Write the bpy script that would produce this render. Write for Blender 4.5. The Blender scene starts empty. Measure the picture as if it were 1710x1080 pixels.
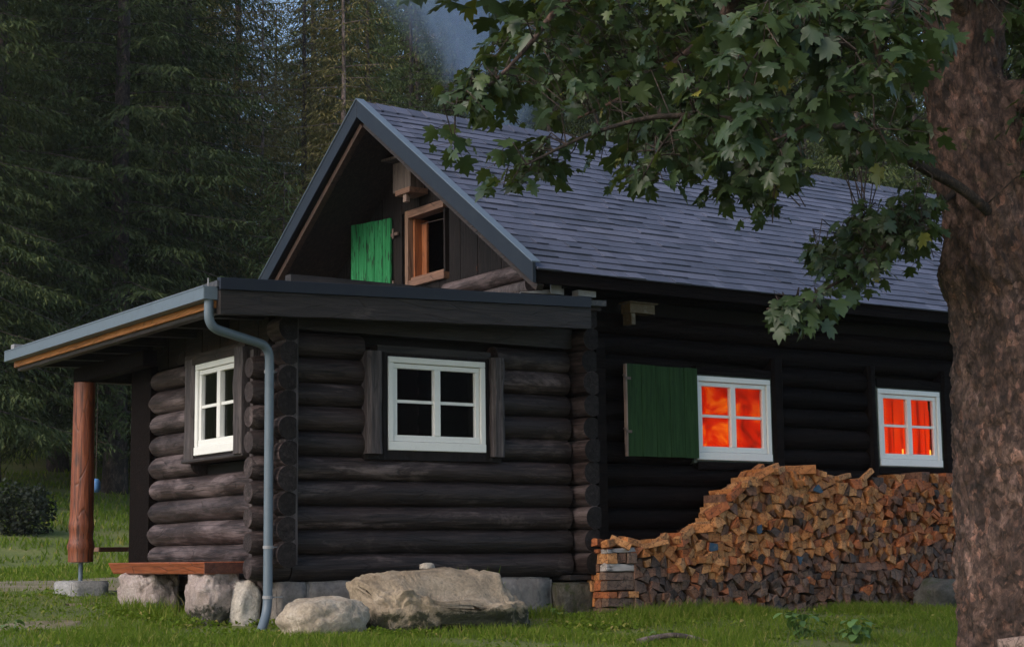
import bpy, math, random
import numpy as np
from mathutils import Vector, Matrix, noise as mn

# ------------------------------------------------------------------ camera, world, sun, exposure
SC = bpy.context.scene
COL = SC.collection
CAM = np.array([-6.35475695, -12.49445822, 0.45960984])
MR = np.array([[0.82425053, -0.56609464, -0.01216209],
               [-0.06761376, -0.11972776, 0.99050171],
               [0.56217385, 0.81559924, 0.13696146]])
FPX = 2808.0765
cd = bpy.data.cameras.new('camera')
cam = bpy.data.objects.new('camera', cd)
COL.objects.link(cam)
cam.matrix_world = Matrix(((MR[0][0], MR[1][0], -MR[2][0], CAM[0]),
                           (MR[0][1], MR[1][1], -MR[2][1], CAM[1]),
                           (MR[0][2], MR[1][2], -MR[2][2], CAM[2]), (0, 0, 0, 1)))
cd.sensor_width = 36
cd.lens = FPX / 1710 * 36
cd.clip_end = 600
SC.camera = cam
EXPO = 0.8
SUN_EL, SUN_AZ = math.radians(37), math.radians(-98)     # azimuth: from +Y towards +X
W = bpy.data.worlds.new('World')
SC.world = W
W.use_nodes = True
wn = W.node_tree
bg = wn.nodes['Background']
sky = wn.nodes.new('ShaderNodeTexSky')
sky.sky_type = 'NISHITA'
sky.sun_disc = False
sky.sun_elevation = SUN_EL
sky.sun_rotation = SUN_AZ
sky.air_density = 1.0
sky.dust_density = 1.5
wn.links.new(sky.outputs[0], bg.inputs[0])
bg.inputs[1].default_value = 0.14
sl = bpy.data.lights.new('sun', 'SUN')
sl.energy = 1.2
sl.angle = math.radians(40)
sl.color = (1.0, 0.86, 0.72)
sun = bpy.data.objects.new('sun', sl)
COL.objects.link(sun)
sd = Vector((math.sin(SUN_AZ) * math.cos(SUN_EL), math.cos(SUN_AZ) * math.cos(SUN_EL), math.sin(SUN_EL)))
sun.rotation_euler = sd.to_track_quat('Z', 'Y').to_euler()
SC.view_settings.view_transform = 'Standard'
SC.view_settings.look = 'None'
SC.view_settings.exposure = EXPO
SC.view_settings.gamma = 1
SC.cycles.max_bounces = 6
SC.cycles.transparent_max_bounces = 12
SC.cycles.volume_step_rate = 2.0
SC.cycles.volume_max_steps = 128

rnd = random.Random(7)
rng = np.random.default_rng(7)
R = math.radians


def ray(px, py):
    return MR.T @ np.array([(px - 855) / FPX, (540 - py) / FPX, 1.0])


def P(px, py, d):
    return Vector(CAM + ray(px, py) * d)


# ------------------------------------------------------------------ terrain
TY = [-30, -14, -4, -1, -.5, 1.5, 3.5, 8, 14, 20, 30, 40, 60, 80, 140, 300]
TZ = [-1.6, -1.1, -.27, -.12, -.10, .02, .15, .24, .33, 1.1, 3.0, 5.6, 9.8, 15, 30, 62]


def ground_z(x, y):
    x = np.asarray(x, float); y = np.asarray(y, float)
    z = (np.interp(y - .8, TY, TZ) + np.interp(y, TY, TZ) + np.interp(y + .8, TY, TZ)) / 3
    z = z + .012 * np.sin(x * 1.7 + y * .9) * np.cos(y * 1.3 - x * .5)
    z = z + .30 * np.exp(-((x - 1.0) ** 2 + (y + 6.8) ** 2) / 1.1)
    far = np.clip((y - 10) / 20, 0, 1)
    z = z + far * (.35 * np.sin(x * .21 + 1) + .25 * np.sin(x * .5 + y * .3))
    return z


def gz(x, y):
    return float(ground_z(x, y))


# ------------------------------------------------------------------ mesh helpers
class MB:
    def __init__(s):
        s.v = []; s.f = []; s.n = 0

    def add(s, vs, fs):
        b = len(s.v)
        s.v.extend([tuple(p) for p in vs])
        s.f.extend([tuple(b + i for i in f) for f in fs])
        return b

    def box(s, x0, x1, y0, y1, z0, z1):
        s.hexa([(x0, y0, z0), (x1, y0, z0), (x1, y1, z0), (x0, y1, z0), (x0, y0, z1), (x1, y0, z1), (x1, y1, z1), (x0, y1, z1)])

    def hexa(s, p):
        s.add(p, [(0, 3, 2, 1), (4, 5, 6, 7), (0, 1, 5, 4), (1, 2, 6, 5), (2, 3, 7, 6), (3, 0, 4, 7)])

    def tube(s, pts, rad, seg=10, cap=True, phase=0.0):
        pts = [Vector(p) for p in pts]
        n = len(pts)
        if not hasattr(rad, '__len__'):
            rad = [rad] * n
        t0 = (pts[1] - pts[0]).normalized()
        ref = Vector((0, 0, 1)) if abs(t0.z) < .9 else Vector((1, 0, 0))
        u = t0.cross(ref).normalized()
        vs = []
        for i in range(n):
            t = (pts[min(i + 1, n - 1)] - pts[max(i - 1, 0)]).normalized()
            u = (u - t * u.dot(t)).normalized()
            w = t.cross(u)
            for k in range(seg):
                a = 2 * math.pi * k / seg + phase
                vs.append(pts[i] + (u * math.cos(a) + w * math.sin(a)) * rad[i])
        fs = []
        for i in range(n - 1):
            for k in range(seg):
                k2 = (k + 1) % seg
                fs.append((i * seg + k, i * seg + k2, (i + 1) * seg + k2, (i + 1) * seg + k))
        if cap:
            fs.append(tuple(range(seg - 1, -1, -1)))
            fs.append(tuple((n - 1) * seg + k for k in range(seg)))
        s.add(vs, fs)

    def beam(s, a, b, w, h, up=(0, 0, 1)):
        a = Vector(a); b = Vector(b); d = (b - a).normalized()
        side = d.cross(Vector(up)).normalized(); u = side.cross(d).normalized()
        q = []
        for p in (a, b):
            for (i, j) in ((-1, -1), (1, -1), (1, 1), (-1, 1)):
                q.append(p + side * (i * w / 2) + u * (j * h / 2))
        s.add(q, [(3, 2, 1, 0), (4, 5, 6, 7), (0, 1, 5, 4), (1, 2, 6, 5), (2, 3, 7, 6), (3, 0, 4, 7)])

    def build(s, name, mat, parent=None, smooth=False, bevel=0.0):
        return mk(name, s.v, s.f, mat, parent, smooth, bevel)


def root_of(o):
    while o.parent:
        o = o.parent
    return o


def mk(name, v, f, mat, parent=None, smooth=False, bevel=0.0):
    me = bpy.data.meshes.new(name)
    v = np.asarray(v, float)
    if parent is not None:
        v = v - np.array(root_of(parent).location)
    me.from_pydata(v.tolist(), [], f)
    me.materials.append(mat)
    if smooth:
        me.polygons.foreach_set('use_smooth', [True] * len(me.polygons))
    me.update()
    o = bpy.data.objects.new(name, me)
    COL.objects.link(o)
    if parent is not None:
        o.parent = parent
    if bevel:
        m = o.modifiers.new('edge', 'BEVEL'); m.width = bevel; m.segments = 2; m.limit_method = 'ANGLE'
    return o


def mk_np(name, v, tris, mat, parent=None, smooth=False):
    """v (n,3), tris (m,3) numpy"""
    me = bpy.data.meshes.new(name)
    if parent is not None:
        v = v - np.array(root_of(parent).location)
    me.vertices.add(len(v)); me.vertices.foreach_set('co', v.astype(np.float32).ravel())
    me.loops.add(tris.size); me.loops.foreach_set('vertex_index', tris.astype(np.int32).ravel())
    me.polygons.add(len(tris))
    me.polygons.foreach_set('loop_start', np.arange(0, tris.size, tris.shape[1], dtype=np.int32))
    me.update(calc_edges=True)
    if smooth:
        me.polygons.foreach_set('use_smooth', np.ones(len(tris), bool))
    me.materials.append(mat)
    me.validate()
    o = bpy.data.objects.new(name, me)
    COL.objects.link(o)
    if parent is not None:
        o.parent = parent
    return o


def tag(o, label=None, cat=None, group=None, kind=None):
    if label: o['label'] = label
    if cat: o['category'] = cat
    if group: o['group'] = group
    if kind: o['kind'] = kind
    return o


def empty(name, loc, label, cat, group=None):
    o = bpy.data.objects.new(name, None)
    o.empty_display_size = .2
    COL.objects.link(o)
    o.location = loc
    return tag(o, label, cat, group)


def ico(sub):
    bm_v = []; t = (1 + 5 ** .5) / 2
    for a, b in ((-1, t), (1, t), (-1, -t), (1, -t)):
        bm_v += [(a, b, 0), (0, a, b), (b, 0, a)]
    import bmesh
    bm = bmesh.new()
    bmesh.ops.create_icosphere(bm, subdivisions=sub, radius=1)
    v = [tuple(x.co) for x in bm.verts]; f = [tuple(q.index for q in p.verts) for p in bm.faces]
    bm.free()
    return np.array(v), f


def fbm(p, sc, o=4):
    return mn.fractal(Vector(p) * sc, 1.0, 2.0, o)


# ------------------------------------------------------------------ materials
def newmat(name):
    m = bpy.data.materials.new(name); m.use_nodes = True
    nt = m.node_tree
    return m, nt, nt.nodes['Principled BSDF'], nt.nodes['Material Output']


def nd(nt, t, **k):
    n = nt.nodes.new(t)
    for a, b in k.items():
        if a.startswith('_'):
            key = int(a[1:]) if a[1:].isdigit() else a[1:].replace('_', ' ')
            n.inputs[key].default_value = b
        else:
            setattr(n, a, b)
    return n


def ramp(nt, stops, fac):
    r = nt.nodes.new('ShaderNodeValToRGB')
    el = r.color_ramp.elements
    while len(el) < len(stops):
        el.new(.5)
    for e, (p, c) in zip(el, stops):
        e.position = p; e.color = (c, c, c, 1) if not hasattr(c, '__len__') else (*c, 1)
    nt.links.new(fac, r.inputs[0])
    return r.outputs[0]


def coords(nt, scale, kind='Object', rot=(0, 0, 0)):
    tc = nt.nodes.new('ShaderNodeTexCoord'); mp = nt.nodes.new('ShaderNodeMapping')
    mp.inputs['Scale'].default_value = scale; mp.inputs['Rotation'].default_value = rot
    nt.links.new(tc.outputs[kind], mp.inputs[0])
    return mp.outputs[0]


def noise_tex(nt, vec, scale, detail=6, rough=.6, dist=0.0):
    n = nd(nt, 'ShaderNodeTexNoise', _Scale=scale, _Detail=detail, _Roughness=rough, _Distortion=dist)
    if vec is not None:
        nt.links.new(vec, n.inputs['Vector'])
    return n.outputs['Fac']


def mixc(nt, a, b, fac, mode='MIX'):
    m = nt.nodes.new('ShaderNodeMix'); m.data_type = 'RGBA'; m.blend_type = mode
    for s, x in ((m.inputs[0], fac), (m.inputs[6], a), (m.inputs[7], b)):
        if hasattr(x, 'is_linked') or hasattr(x, 'links'):
            nt.links.new(x, s)
        elif hasattr(x, '__len__'):
            s.default_value = (*x, 1)
        else:
            s.default_value = x
    return m.outputs[2]


def bump(nt, b, h, strength=.4, dist=.02, prev=None):
    n = nd(nt, 'ShaderNodeBump', _Strength=strength, _Distance=dist)
    nt.links.new(h, n.inputs['Height'])
    if prev is not None:
        nt.links.new(prev, n.inputs['Normal'])
    if b is not None:
        nt.links.new(n.outputs[0], b.inputs['Normal'])
    return n.outputs[0]


def island(nt):
    return nt.nodes.new('ShaderNodeNewGeometry').outputs['Random Per Island']


def wood(name, dark, mid, light, scale=(1, 14, 14), rough=.6, bstr=.5, patch=None, pfrom=.55, pto=.7, var=.35, spec=.5, psc=1.6):
    m, nt, b, out = newmat(name)
    vec = coords(nt, scale)
    g = noise_tex(nt, vec, 3.0, 9, .65, .6)
    c = ramp(nt, [(.28, dark), (.5, mid), (.75, light)], g)
    if patch is not None:
        v2 = coords(nt, tuple(.25 * s if s > 1 else s * .8 for s in scale))
        pn = noise_tex(nt, v2, psc, 7, .7, .4)
        c = mixc(nt, c, patch, ramp(nt, [(pfrom, 0.0), (pto, 1.0)], pn))
    if var:
        isl = ramp(nt, [(0, 1 - var), (1, 1 + var)], island(nt))
        c = mixc(nt, c, isl, 1.0, 'MULTIPLY')
    ck = noise_tex(nt, coords(nt, tuple(s * 1.6 if s > 1 else s * .45 for s in scale)), 1.0, 3, .5, .3)
    c = mixc(nt, c, ramp(nt, [(.478, 1.0), (.497, .12), (.503, .12), (.522, 1.0)], ck), .8 if bstr > .45 else .3, 'MULTIPLY')
    kn = nd(nt, 'ShaderNodeTexVoronoi', _Scale=1.0)
    nt.links.new(coords(nt, tuple(s * .5 if s > 1 else s * 1.9 for s in scale)), kn.inputs['Vector'])
    c = mixc(nt, c, ramp(nt, [(.0, .25), (.10, .45), (.16, 1.0)], kn.outputs['Distance']), .75 if bstr > .45 else .3, 'MULTIPLY')
    v3 = coords(nt, tuple(s * .9 for s in scale))
    cr = nd(nt, 'ShaderNodeTexVoronoi', feature='DISTANCE_TO_EDGE', _Scale=1.7)
    nt.links.new(v3, cr.inputs['Vector'])
    crk = ramp(nt, [(0.0, 0.0), (.035, 1.0)], cr.outputs['Distance'])
    c = mixc(nt, c, crk, .45, 'MULTIPLY')
    nt.links.new(c, b.inputs['Base Color'])
    b.inputs['Roughness'].default_value = rough
    b.inputs['Specular IOR Level'].default_value = spec
    n1 = bump(nt, None, crk, .35, .012)
    bump(nt, b, g, bstr, .012, n1)
    return m


M = {}
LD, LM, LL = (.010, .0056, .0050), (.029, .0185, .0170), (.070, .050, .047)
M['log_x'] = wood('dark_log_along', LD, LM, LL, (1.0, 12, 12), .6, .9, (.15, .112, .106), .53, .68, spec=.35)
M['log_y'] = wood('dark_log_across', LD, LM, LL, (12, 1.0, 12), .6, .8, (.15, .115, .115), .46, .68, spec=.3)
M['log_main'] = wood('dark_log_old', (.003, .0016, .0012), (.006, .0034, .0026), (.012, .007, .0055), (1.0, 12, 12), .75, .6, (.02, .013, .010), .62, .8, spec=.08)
M['board_z'] = wood('dark_board', (.004, .0026, .0024), (.010, .007, .0066), (.022, .015, .014), (14, 14, 1), .7, .6, (.26, .075, .025), .66, .70, psc=2.1, spec=.2)
M['jamb'] = wood('grey_board', (.02, .014, .014), (.055, .042, .042), (.14, .115, .112), (14, 14, 1), .7, .8, (.19, .16, .155), .6, .75)
M['beam_x'] = wood('beam_along', (.007, .0045, .004), (.016, .011, .010), (.036, .027, .025), (1, 10, 10), .65, .6, (.12, .095, .088), .62, .78)
M['beam_y'] = wood('beam_across', (.012, .008, .007), (.03, .02, .018), (.06, .045, .04), (10, 1, 10), .6, .6, (.15, .12, .115), .60, .8)
M['endgrain'] = wood('end_grain', (.006, .005, .005), (.015, .012, .012), (.034, .029, .028), (9, 9, 9), .8, .7, (.07, .06, .058), .66, .8, spec=.2)  # shade of the log ends, facing off the sun, is put into this colour
M['orange_y'] = wood('orange_strip', (.22, .075, .02), (.40, .15, .04), (.55, .24, .07), (10, 1, 10), .5, .3, var=0)
M['red_post'] = wood('red_brown_log', (.07, .017, .006), (.21, .052, .018), (.32, .10, .038), (9, 9, 1), .5, .6, (.05, .02, .012), .6, .8, var=0)
M['bench'] = wood('red_brown_plank', (.16, .04, .015), (.28, .075, .03), (.36, .11, .05), (9, 1, 9), .45, .35, (.12, .05, .03), .6, .9, var=.1)
M['bench_end'] = wood('plank_end', (.05, .014, .008), (.09, .026, .014), (.13, .045, .025), (9, 9, 9), .6, .4, var=.1)
M['raw_z'] = wood('raw_frame_wood', (.12, .065, .04), (.22, .125, .08), (.32, .20, .135), (12, 12, 1), .6, .4, (.14, .06, .03), .6, .75)
M['raw_y'] = wood('raw_frame_wood_across', (.10, .052, .033), (.19, .10, .065), (.28, .165, .11), (12, 1, 12), .6, .4, (.12, .05, .03), .6, .75)
M['orange_z'] = wood('orange_frame', (.14, .04, .012), (.24, .075, .022), (.32, .11, .035), (12, 12, 1), .55, .3, var=0)
M['pale_board'] = wood('pale_weathered', (.12, .08, .06), (.22, .15, .12), (.32, .24, .19), (12, 12, 1), .7, .5)
M['box_wood'] = wood('nest_box_wood', (.05, .034, .028), (.10, .075, .064), (.15, .12, .105), (12, 12, 1), .75, .5)
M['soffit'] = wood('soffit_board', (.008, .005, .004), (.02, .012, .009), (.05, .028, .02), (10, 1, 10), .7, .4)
M['rear_soffit'] = wood('brown_soffit', (.02, .010, .007), (.05, .026, .017), (.085, .045, .03), (8, 8, 1), .65, .4)


def paint(name, col, rough=.45, dirt=.12, bstr=.12, dirtc=(.2, .18, .15), scale=(6, 6, 6), spec=.5, metal=0.0):
    m, nt, b, out = newmat(name)
    v = coords(nt, scale)
    n = noise_tex(nt, v, 4, 8, .65, .3)
    c = mixc(nt, col, dirtc, ramp(nt, [(.5, 0.0), (.85, min(1, dirt * 4))], n))
    nt.links.new(c, b.inputs['Base Color'])
    b.inputs['Roughness'].default_value = rough; b.inputs['Specular IOR Level'].default_value = spec
    b.inputs['Metallic'].default_value = metal
    bump(nt, b, n, bstr, .004)
    return m


M['white'] = paint('white_window_paint', (.78, .78, .75), .4, .03)
M['trim'] = paint('blue_grey_sheet_metal', (.008, .013, .022), .55, .1, .1, (.03, .035, .045), (1.5, 1.5, 1.5), spec=.3)
M['trim_dark'] = paint('dark_sheet_metal', (.012, .016, .027), .5, .1, .1, (.025, .03, .035), (1.5, 1.5, 1.5), spec=.3)
M['zinc'] = paint('zinc', (.11, .145, .18), .5, .2, .15, (.08, .10, .12), (3, 3, 3))
M['rust'] = paint('old_iron', (.09, .06, .05), .6, .5, .4, (.2, .12, .08), (20, 20, 20))
M['greentrim'] = paint('dark_green_trim', (.022, .036, .014), .6, .3)
M['flash'] = paint('pale_flashing', (.26, .26, .27), .5, .3)
M['ochre'] = paint('ochre_box', (.075, .048, .012), .6, .4)
M['bluepl'] = paint('blue_plastic', (.08, .22, .5), .4, .1)
M['bowl'] = paint('white_enamel', (.65, .7, .75), .3, .1)
M['bluepaint'] = paint('blue_spray_paint', (.012, .05, .10), .6, .3)
M['metal_roof'] = paint('roof_felt', (.05, .055, .065), .8, .3, .4)


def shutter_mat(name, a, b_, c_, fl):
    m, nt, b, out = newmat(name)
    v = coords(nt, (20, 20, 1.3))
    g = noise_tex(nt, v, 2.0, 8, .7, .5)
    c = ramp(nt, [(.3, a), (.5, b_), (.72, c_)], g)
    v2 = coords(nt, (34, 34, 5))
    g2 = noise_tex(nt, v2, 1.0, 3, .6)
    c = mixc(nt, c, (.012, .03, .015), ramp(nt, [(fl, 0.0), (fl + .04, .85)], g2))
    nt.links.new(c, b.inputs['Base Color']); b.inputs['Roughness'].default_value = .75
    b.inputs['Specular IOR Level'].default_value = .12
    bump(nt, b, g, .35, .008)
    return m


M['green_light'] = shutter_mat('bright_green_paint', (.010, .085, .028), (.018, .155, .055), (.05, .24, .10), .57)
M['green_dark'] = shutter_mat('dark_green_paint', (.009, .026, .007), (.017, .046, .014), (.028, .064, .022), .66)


def stone(name, a, b_, c_, moss=None, scale=3.0, bstr=.7, rough=.85, mosslow=None):
    m, nt, b, out = newmat(name)
    v = coords(nt, (1, 1, 1))
    n = noise_tex(nt, v, scale, 10, .7, .5)
    c = ramp(nt, [(.3, a), (.5, b_), (.7, c_)], n)
    n2 = noise_tex(nt, v, scale * 9, 6, .75)
    c = mixc(nt, c, ramp(nt, [(.3, .45), (.6, 1.1)], n2), .8, 'MULTIPLY')
    if moss is not None:
        mo = noise_tex(nt, v, 4.5, 8, .75, .6)
        if mosslow is not None:
            sx = nt.nodes.new('ShaderNodeSeparateXYZ'); nt.links.new(v, sx.inputs[0])
            mr = nd(nt, 'ShaderNodeMapRange', _1=mosslow[0], _2=mosslow[1], _3=.16, _4=-.16)
            nt.links.new(sx.outputs[2], mr.inputs[0])
            ad = nd(nt, 'ShaderNodeMath', operation='ADD'); nt.links.new(mo, ad.inputs[0]); nt.links.new(mr.outputs[0], ad.inputs[1])
            mo = ad.outputs[0]
        mc = ramp(nt, [(.3, moss), (.6, tuple(x * .35 for x in moss)), (.75, (.10, .09, .075))], n2)
        c = mixc(nt, c, mc, ramp(nt, [(.52, 0.0), (.62, 1.0)], mo))
    nt.links.new(c, b.inputs['Base Color']); b.inputs['Roughness'].default_value = rough
    vo = nd(nt, 'ShaderNodeTexVoronoi', feature='DISTANCE_TO_EDGE', _Scale=scale * 2.2)
    nt.links.new(v, vo.inputs['Vector'])
    n1 = bump(nt, None, ramp(nt, [(0.0, 0.0), (.06, 1.0)], vo.outputs['Distance']), .25, .02)
    n1 = bump(nt, None, n, bstr, .05, n1)
    bump(nt, b, n2, .5, .015, n1)
    return m


M['found'] = stone('foundation_stone', (.13, .115, .105), (.20, .18, .165), (.27, .25, .23), None, 2.0, .35)
M['mossy'] = stone('mossy_stone', (.03, .026, .018), (.08, .07, .05), (.16, .14, .11), (.06, .07, .015), 5, .9)
M['boulder'] = stone('pale_boulder', (.20, .155, .105), (.34, .27, .19), (.46, .38, .29), (.05, .05, .018), 4.2, .9, mosslow=(.0, .10))
M['boulder2'] = stone('round_boulder', (.26, .21, .15), (.40, .33, .25), (.50, .44, .36), None, 4.0, .7)
M['pink_stone'] = stone('pinkish_stone', (.22, .17, .15), (.36, .29, .26), (.46, .39, .36), (.05, .05, .03), 4.5, .7, mosslow=(-.1, .1))
M['pale_stone'] = stone('pale_stone', (.36, .31, .26), (.50, .45, .39), (.58, .53, .47), None, 5, .6)
M['dark_stone'] = stone('dark_stone', (.03, .03, .028), (.06, .058, .05), (.12, .11, .10), (.05, .07, .02), 5, .7)
M['concrete'] = stone('concrete', (.20, .20, .19), (.30, .29, .28), (.38, .37, .36), None, 6, .3)


def shingle_mat():
    m, nt, b, out = newmat('slate_grey_shingle')
    v = coords(nt, (1, 1, 1))
    isl = island(nt)
    c = ramp(nt, [(0, (.052, .060, .090)), (.35, (.068, .076, .112)), (.7, (.082, .090, .132)), (1, (.110, .117, .162))], isl)
    n = noise_tex(nt, v, 160, 3, .8)
    c = mixc(nt, c, ramp(nt, [(.3, .7), (.7, 1.25)], n), 1.0, 'MULTIPLY')
    n2 = noise_tex(nt, v, 1.4, 6, .7, .4)
    c = mixc(nt, c, ramp(nt, [(.3, .8), (.7, 1.15)], n2), 1.0, 'MULTIPLY')
    nt.links.new(c, b.inputs['Base Color']); b.inputs['Roughness'].default_value = .72
    bump(nt, b, n, .35, .004)
    return m


M['shingle'] = shingle_mat()


def glass_mat():
    m, nt, b, out = newmat('window_glass')
    g = nd(nt, 'ShaderNodeBsdfGlossy', _Roughness=.02)
    t = nd(nt, 'ShaderNodeBsdfTransparent')
    fr = nd(nt, 'ShaderNodeFresnel', _IOR=1.06)
    mx = nt.nodes.new('ShaderNodeMixShader')
    nt.links.new(fr.outputs[0], mx.inputs[0]); nt.links.new(t.outputs[0], mx.inputs[1]); nt.links.new(g.outputs[0], mx.inputs[2])
    nt.links.new(mx.outputs[0], out.inputs[0])
    nt.nodes.remove(b)
    return m


M['glass'] = glass_mat()
E1 = 1.0 / 2 ** EXPO


def curtain_mat(name, stripes):
    m, nt, b, out = newmat(name)
    v = coords(nt, (1, 1, 1))
    n = noise_tex(nt, v, 3.6 if not stripes else 2.0, 5, .6, .8)
    if stripes:
        v2 = coords(nt, (9, 9, .7), rot=(0, .12, 0))
        n2 = noise_tex(nt, v2, 1.0, 4, .55, .4)
        c = ramp(nt, [(.30, (.06, .002, .0)), (.42, (.35, .010, .001)), (.5, (.75, .025, .001)), (.75, (.9, .07, .003))], n2)
    else:
        c = ramp(nt, [(.30, (.06, .002, .0)), (.42, (.34, .008, .001)), (.55, (.66, .018, .001)), (.70, (.98, .20, .008))], n)
    # lamplight behind the cloth is painted as emission, stronger towards its foot
    sx = nt.nodes.new('ShaderNodeSeparateXYZ'); nt.links.new(v, sx.inputs[0])
    mr = nd(nt, 'ShaderNodeMapRange', _1=1.45, _2=2.1, _3=1.25, _4=.8)
    nt.links.new(sx.outputs[2], mr.inputs[0])
    em = nd(nt, 'ShaderNodeEmission')
    nt.links.new(c, em.inputs[0])
    ml = nd(nt, 'ShaderNodeMath', operation='MULTIPLY', _1=E1 * .82)
    nt.links.new(mr.outputs[0], ml.inputs[0]); nt.links.new(ml.outputs[0], em.inputs[1])
    nt.links.new(em.outputs[0], out.inputs[0]); nt.nodes.remove(b)
    return m


M['curtain_plain'] = curtain_mat('lit_red_curtain', False)
M['curtain_fold'] = curtain_mat('lit_red_curtain_folds', True)
m, nt, b, out = newmat('reveal_lamplight'); em = nd(nt, 'ShaderNodeEmission', _Color=(1, .42, .06, 1), _Strength=E1 * 1.6)
nt.links.new(em.outputs[0], out.inputs[0]); nt.nodes.remove(b); M['reveal_shine'] = m  # emission standing in for lamplight caught on the window reveals
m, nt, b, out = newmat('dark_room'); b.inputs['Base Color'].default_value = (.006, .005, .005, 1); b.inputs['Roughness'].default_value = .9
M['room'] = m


def foliage(name, stops, rough=.5, trans=.25, tcol=(.08, .14, .02), spec=.4):
    m, nt, b, out = newmat(name)
    c = ramp(nt, stops, island(nt))
    nt.links.new(c, b.inputs['Base Color']); b.inputs['Roughness'].default_value = rough
    b.inputs['Specular IOR Level'].default_value = spec
    if trans:
        tr = nd(nt, 'ShaderNodeBsdfTranslucent', _Color=(*tcol, 1))
        mx = nd(nt, 'ShaderNodeMixShader', _0=trans)
        nt.links.new(b.outputs[0], mx.inputs[1]); nt.links.new(tr.outputs[0], mx.inputs[2])
        nt.links.new(mx.outputs[0], out.inputs[0])
    return m


M['maple'] = foliage('sycamore_leaf', [(0, (.020, .040, .016)), (.5, (.032, .058, .022)), (.93, (.05, .08, .028)), (.992, (.07, .10, .03)), (1, (.28, .24, .04))], .45, .22, (.10, .13, .02), .5)
M['spruce_a'] = foliage('spruce_needles_dark', [(0, (.024, .036, .014)), (.5, (.048, .066, .025)), (1, (.088, .105, .040))], .85, .12, (.08, .10, .02), .1)
M['spruce_b'] = foliage('spruce_needles_mid', [(0, (.04, .062, .024)), (.5, (.085, .115, .044)), (1, (.15, .17, .065))], .85, .2, (.1, .14, .03), .1)
M['spruce_c'] = foliage('spruce_needles_olive', [(0, (.07, .068, .026)), (.5, (.15, .135, .052)), (1, (.25, .20, .085))], .85, .2, (.16, .14, .03), .1)  # mid and olive needles lightened and greyed, haze put into their colour
M['grass'] = foliage('grass_blades', [(0, (.07, .11, .014)), (.5, (.105, .165, .017)), (.85, (.155, .20, .028)), (1, (.34, .27, .10))], .8, .35, (.18, .28, .02), .1)
M['weed'] = foliage('broad_weed_leaf', [(0, (.09, .17, .045)), (1, (.15, .27, .08))], .5, .3)
M['bush'] = foliage('dark_bush_leaf', [(0, (.010, .014, .008)), (1, (.022, .03, .014))], .8, .1)


def bark_mat(name, a, b_, c_, scale=(1, 1, .35), vs=22, moss=None, bs=.8):
    m, nt, b, out = newmat(name)
    v = coords(nt, scale)
    n = noise_tex(nt, v, 9, 9, .7, 1.0)
    vo = nd(nt, 'ShaderNodeTexVoronoi', feature='DISTANCE_TO_EDGE', _Scale=vs)
    dv = nt.nodes.new('ShaderNodeVectorMath'); dv.operation = 'ADD'
    nn = nd(nt, 'ShaderNodeTexNoise', _Scale=12.0, _Detail=3.0); nt.links.new(v, nn.inputs['Vector'])
    sc = nt.nodes.new('ShaderNodeVectorMath'); sc.operation = 'SCALE'; sc.inputs['Scale'].default_value = .12
    nt.links.new(nn.outputs['Color'], sc.inputs[0]); nt.links.new(v, dv.inputs[0]); nt.links.new(sc.outputs[0], dv.inputs[1])
    nt.links.new(dv.outputs[0], vo.inputs['Vector'])
    crk = ramp(nt, [(0.0, 0.0), (.12, 1.0)], vo.outputs['Distance'])
    c = ramp(nt, [(.3, a), (.5, b_), (.72, c_)], n)
    big = noise_tex(nt, coords(nt, (1, 1, .6)), 3.5, 6, .7, .5)
    c = mixc(nt, c, ramp(nt, [(.35, (.62, .55, .5)), (.5, (1.0, .95, .95)), (.65, (1.35, 1.3, 1.3))], big), 1.0, 'MULTIPLY')
    if moss:
        c = mixc(nt, c, moss, ramp(nt, [(.60, 0.0), (.68, .7)], noise_tex(nt, coords(nt, (1, 1, .8)), 5.5, 7, .75)))
    cell = nd(nt, 'ShaderNodeTexVoronoi', _Scale=vs * 1.7); nt.links.new(dv.outputs[0], cell.inputs['Vector'])
    sp = nt.nodes.new('ShaderNodeSeparateColor'); nt.links.new(cell.outputs['Color'], sp.inputs[0])
    c = mixc(nt, c, ramp(nt, [(.0, (.30, .27, .26)), (.5, (.9, .86, .85)), (.9, (1.6, 1.5, 1.48)), (1, (2.6, 2.1, 1.9))], sp.outputs[0]), .72, 'MULTIPLY')
    fine = noise_tex(nt, coords(nt, (1, 1, .35)), 42, 6, .8, 1.5)
    c = mixc(nt, c, ramp(nt, [(.35, (.35, .33, .32)), (.5, (.9, .9, .9)), (.68, (1.5, 1.45, 1.45))], fine), .8, 'MULTIPLY')
    c = mixc(nt, c, crk, .42, 'MULTIPLY')
    blot = noise_tex(nt, coords(nt, (1, 1, .7)), 7, 5, .7, .8)
    c = mixc(nt, c, ramp(nt, [(.34, (.30, .27, .25)), (.48, (1, 1, 1))], blot), .8, 'MULTIPLY')
    nt.links.new(c, b.inputs['Base Color']); b.inputs['Roughness'].default_value = .85
    n1 = bump(nt, None, fine, .5, .012, bump(nt, None, sp.outputs[0], .5, .012))
    bump(nt, b, n, bs, .02, n1)
    return m


M['bark'] = bark_mat('sycamore_bark', (.033, .020, .015), (.098, .061, .047), (.23, .158, .128), (1, 1, .6), 20, (.06, .06, .02))
M['twig'] = bark_mat('twig_bark', (.02, .015, .012), (.045, .034, .026), (.08, .06, .05), (1, 1, 1), 30)
M['spruce_bark'] = bark_mat('spruce_bark', (.03, .024, .02), (.06, .048, .042), (.10, .08, .07), (1, 1, .5), 12)
M['pale_bark'] = bark_mat('pale_bark', (.10, .08, .07), (.19, .16, .145), (.30, .26, .235), (1, 1, .5), 9)


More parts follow.
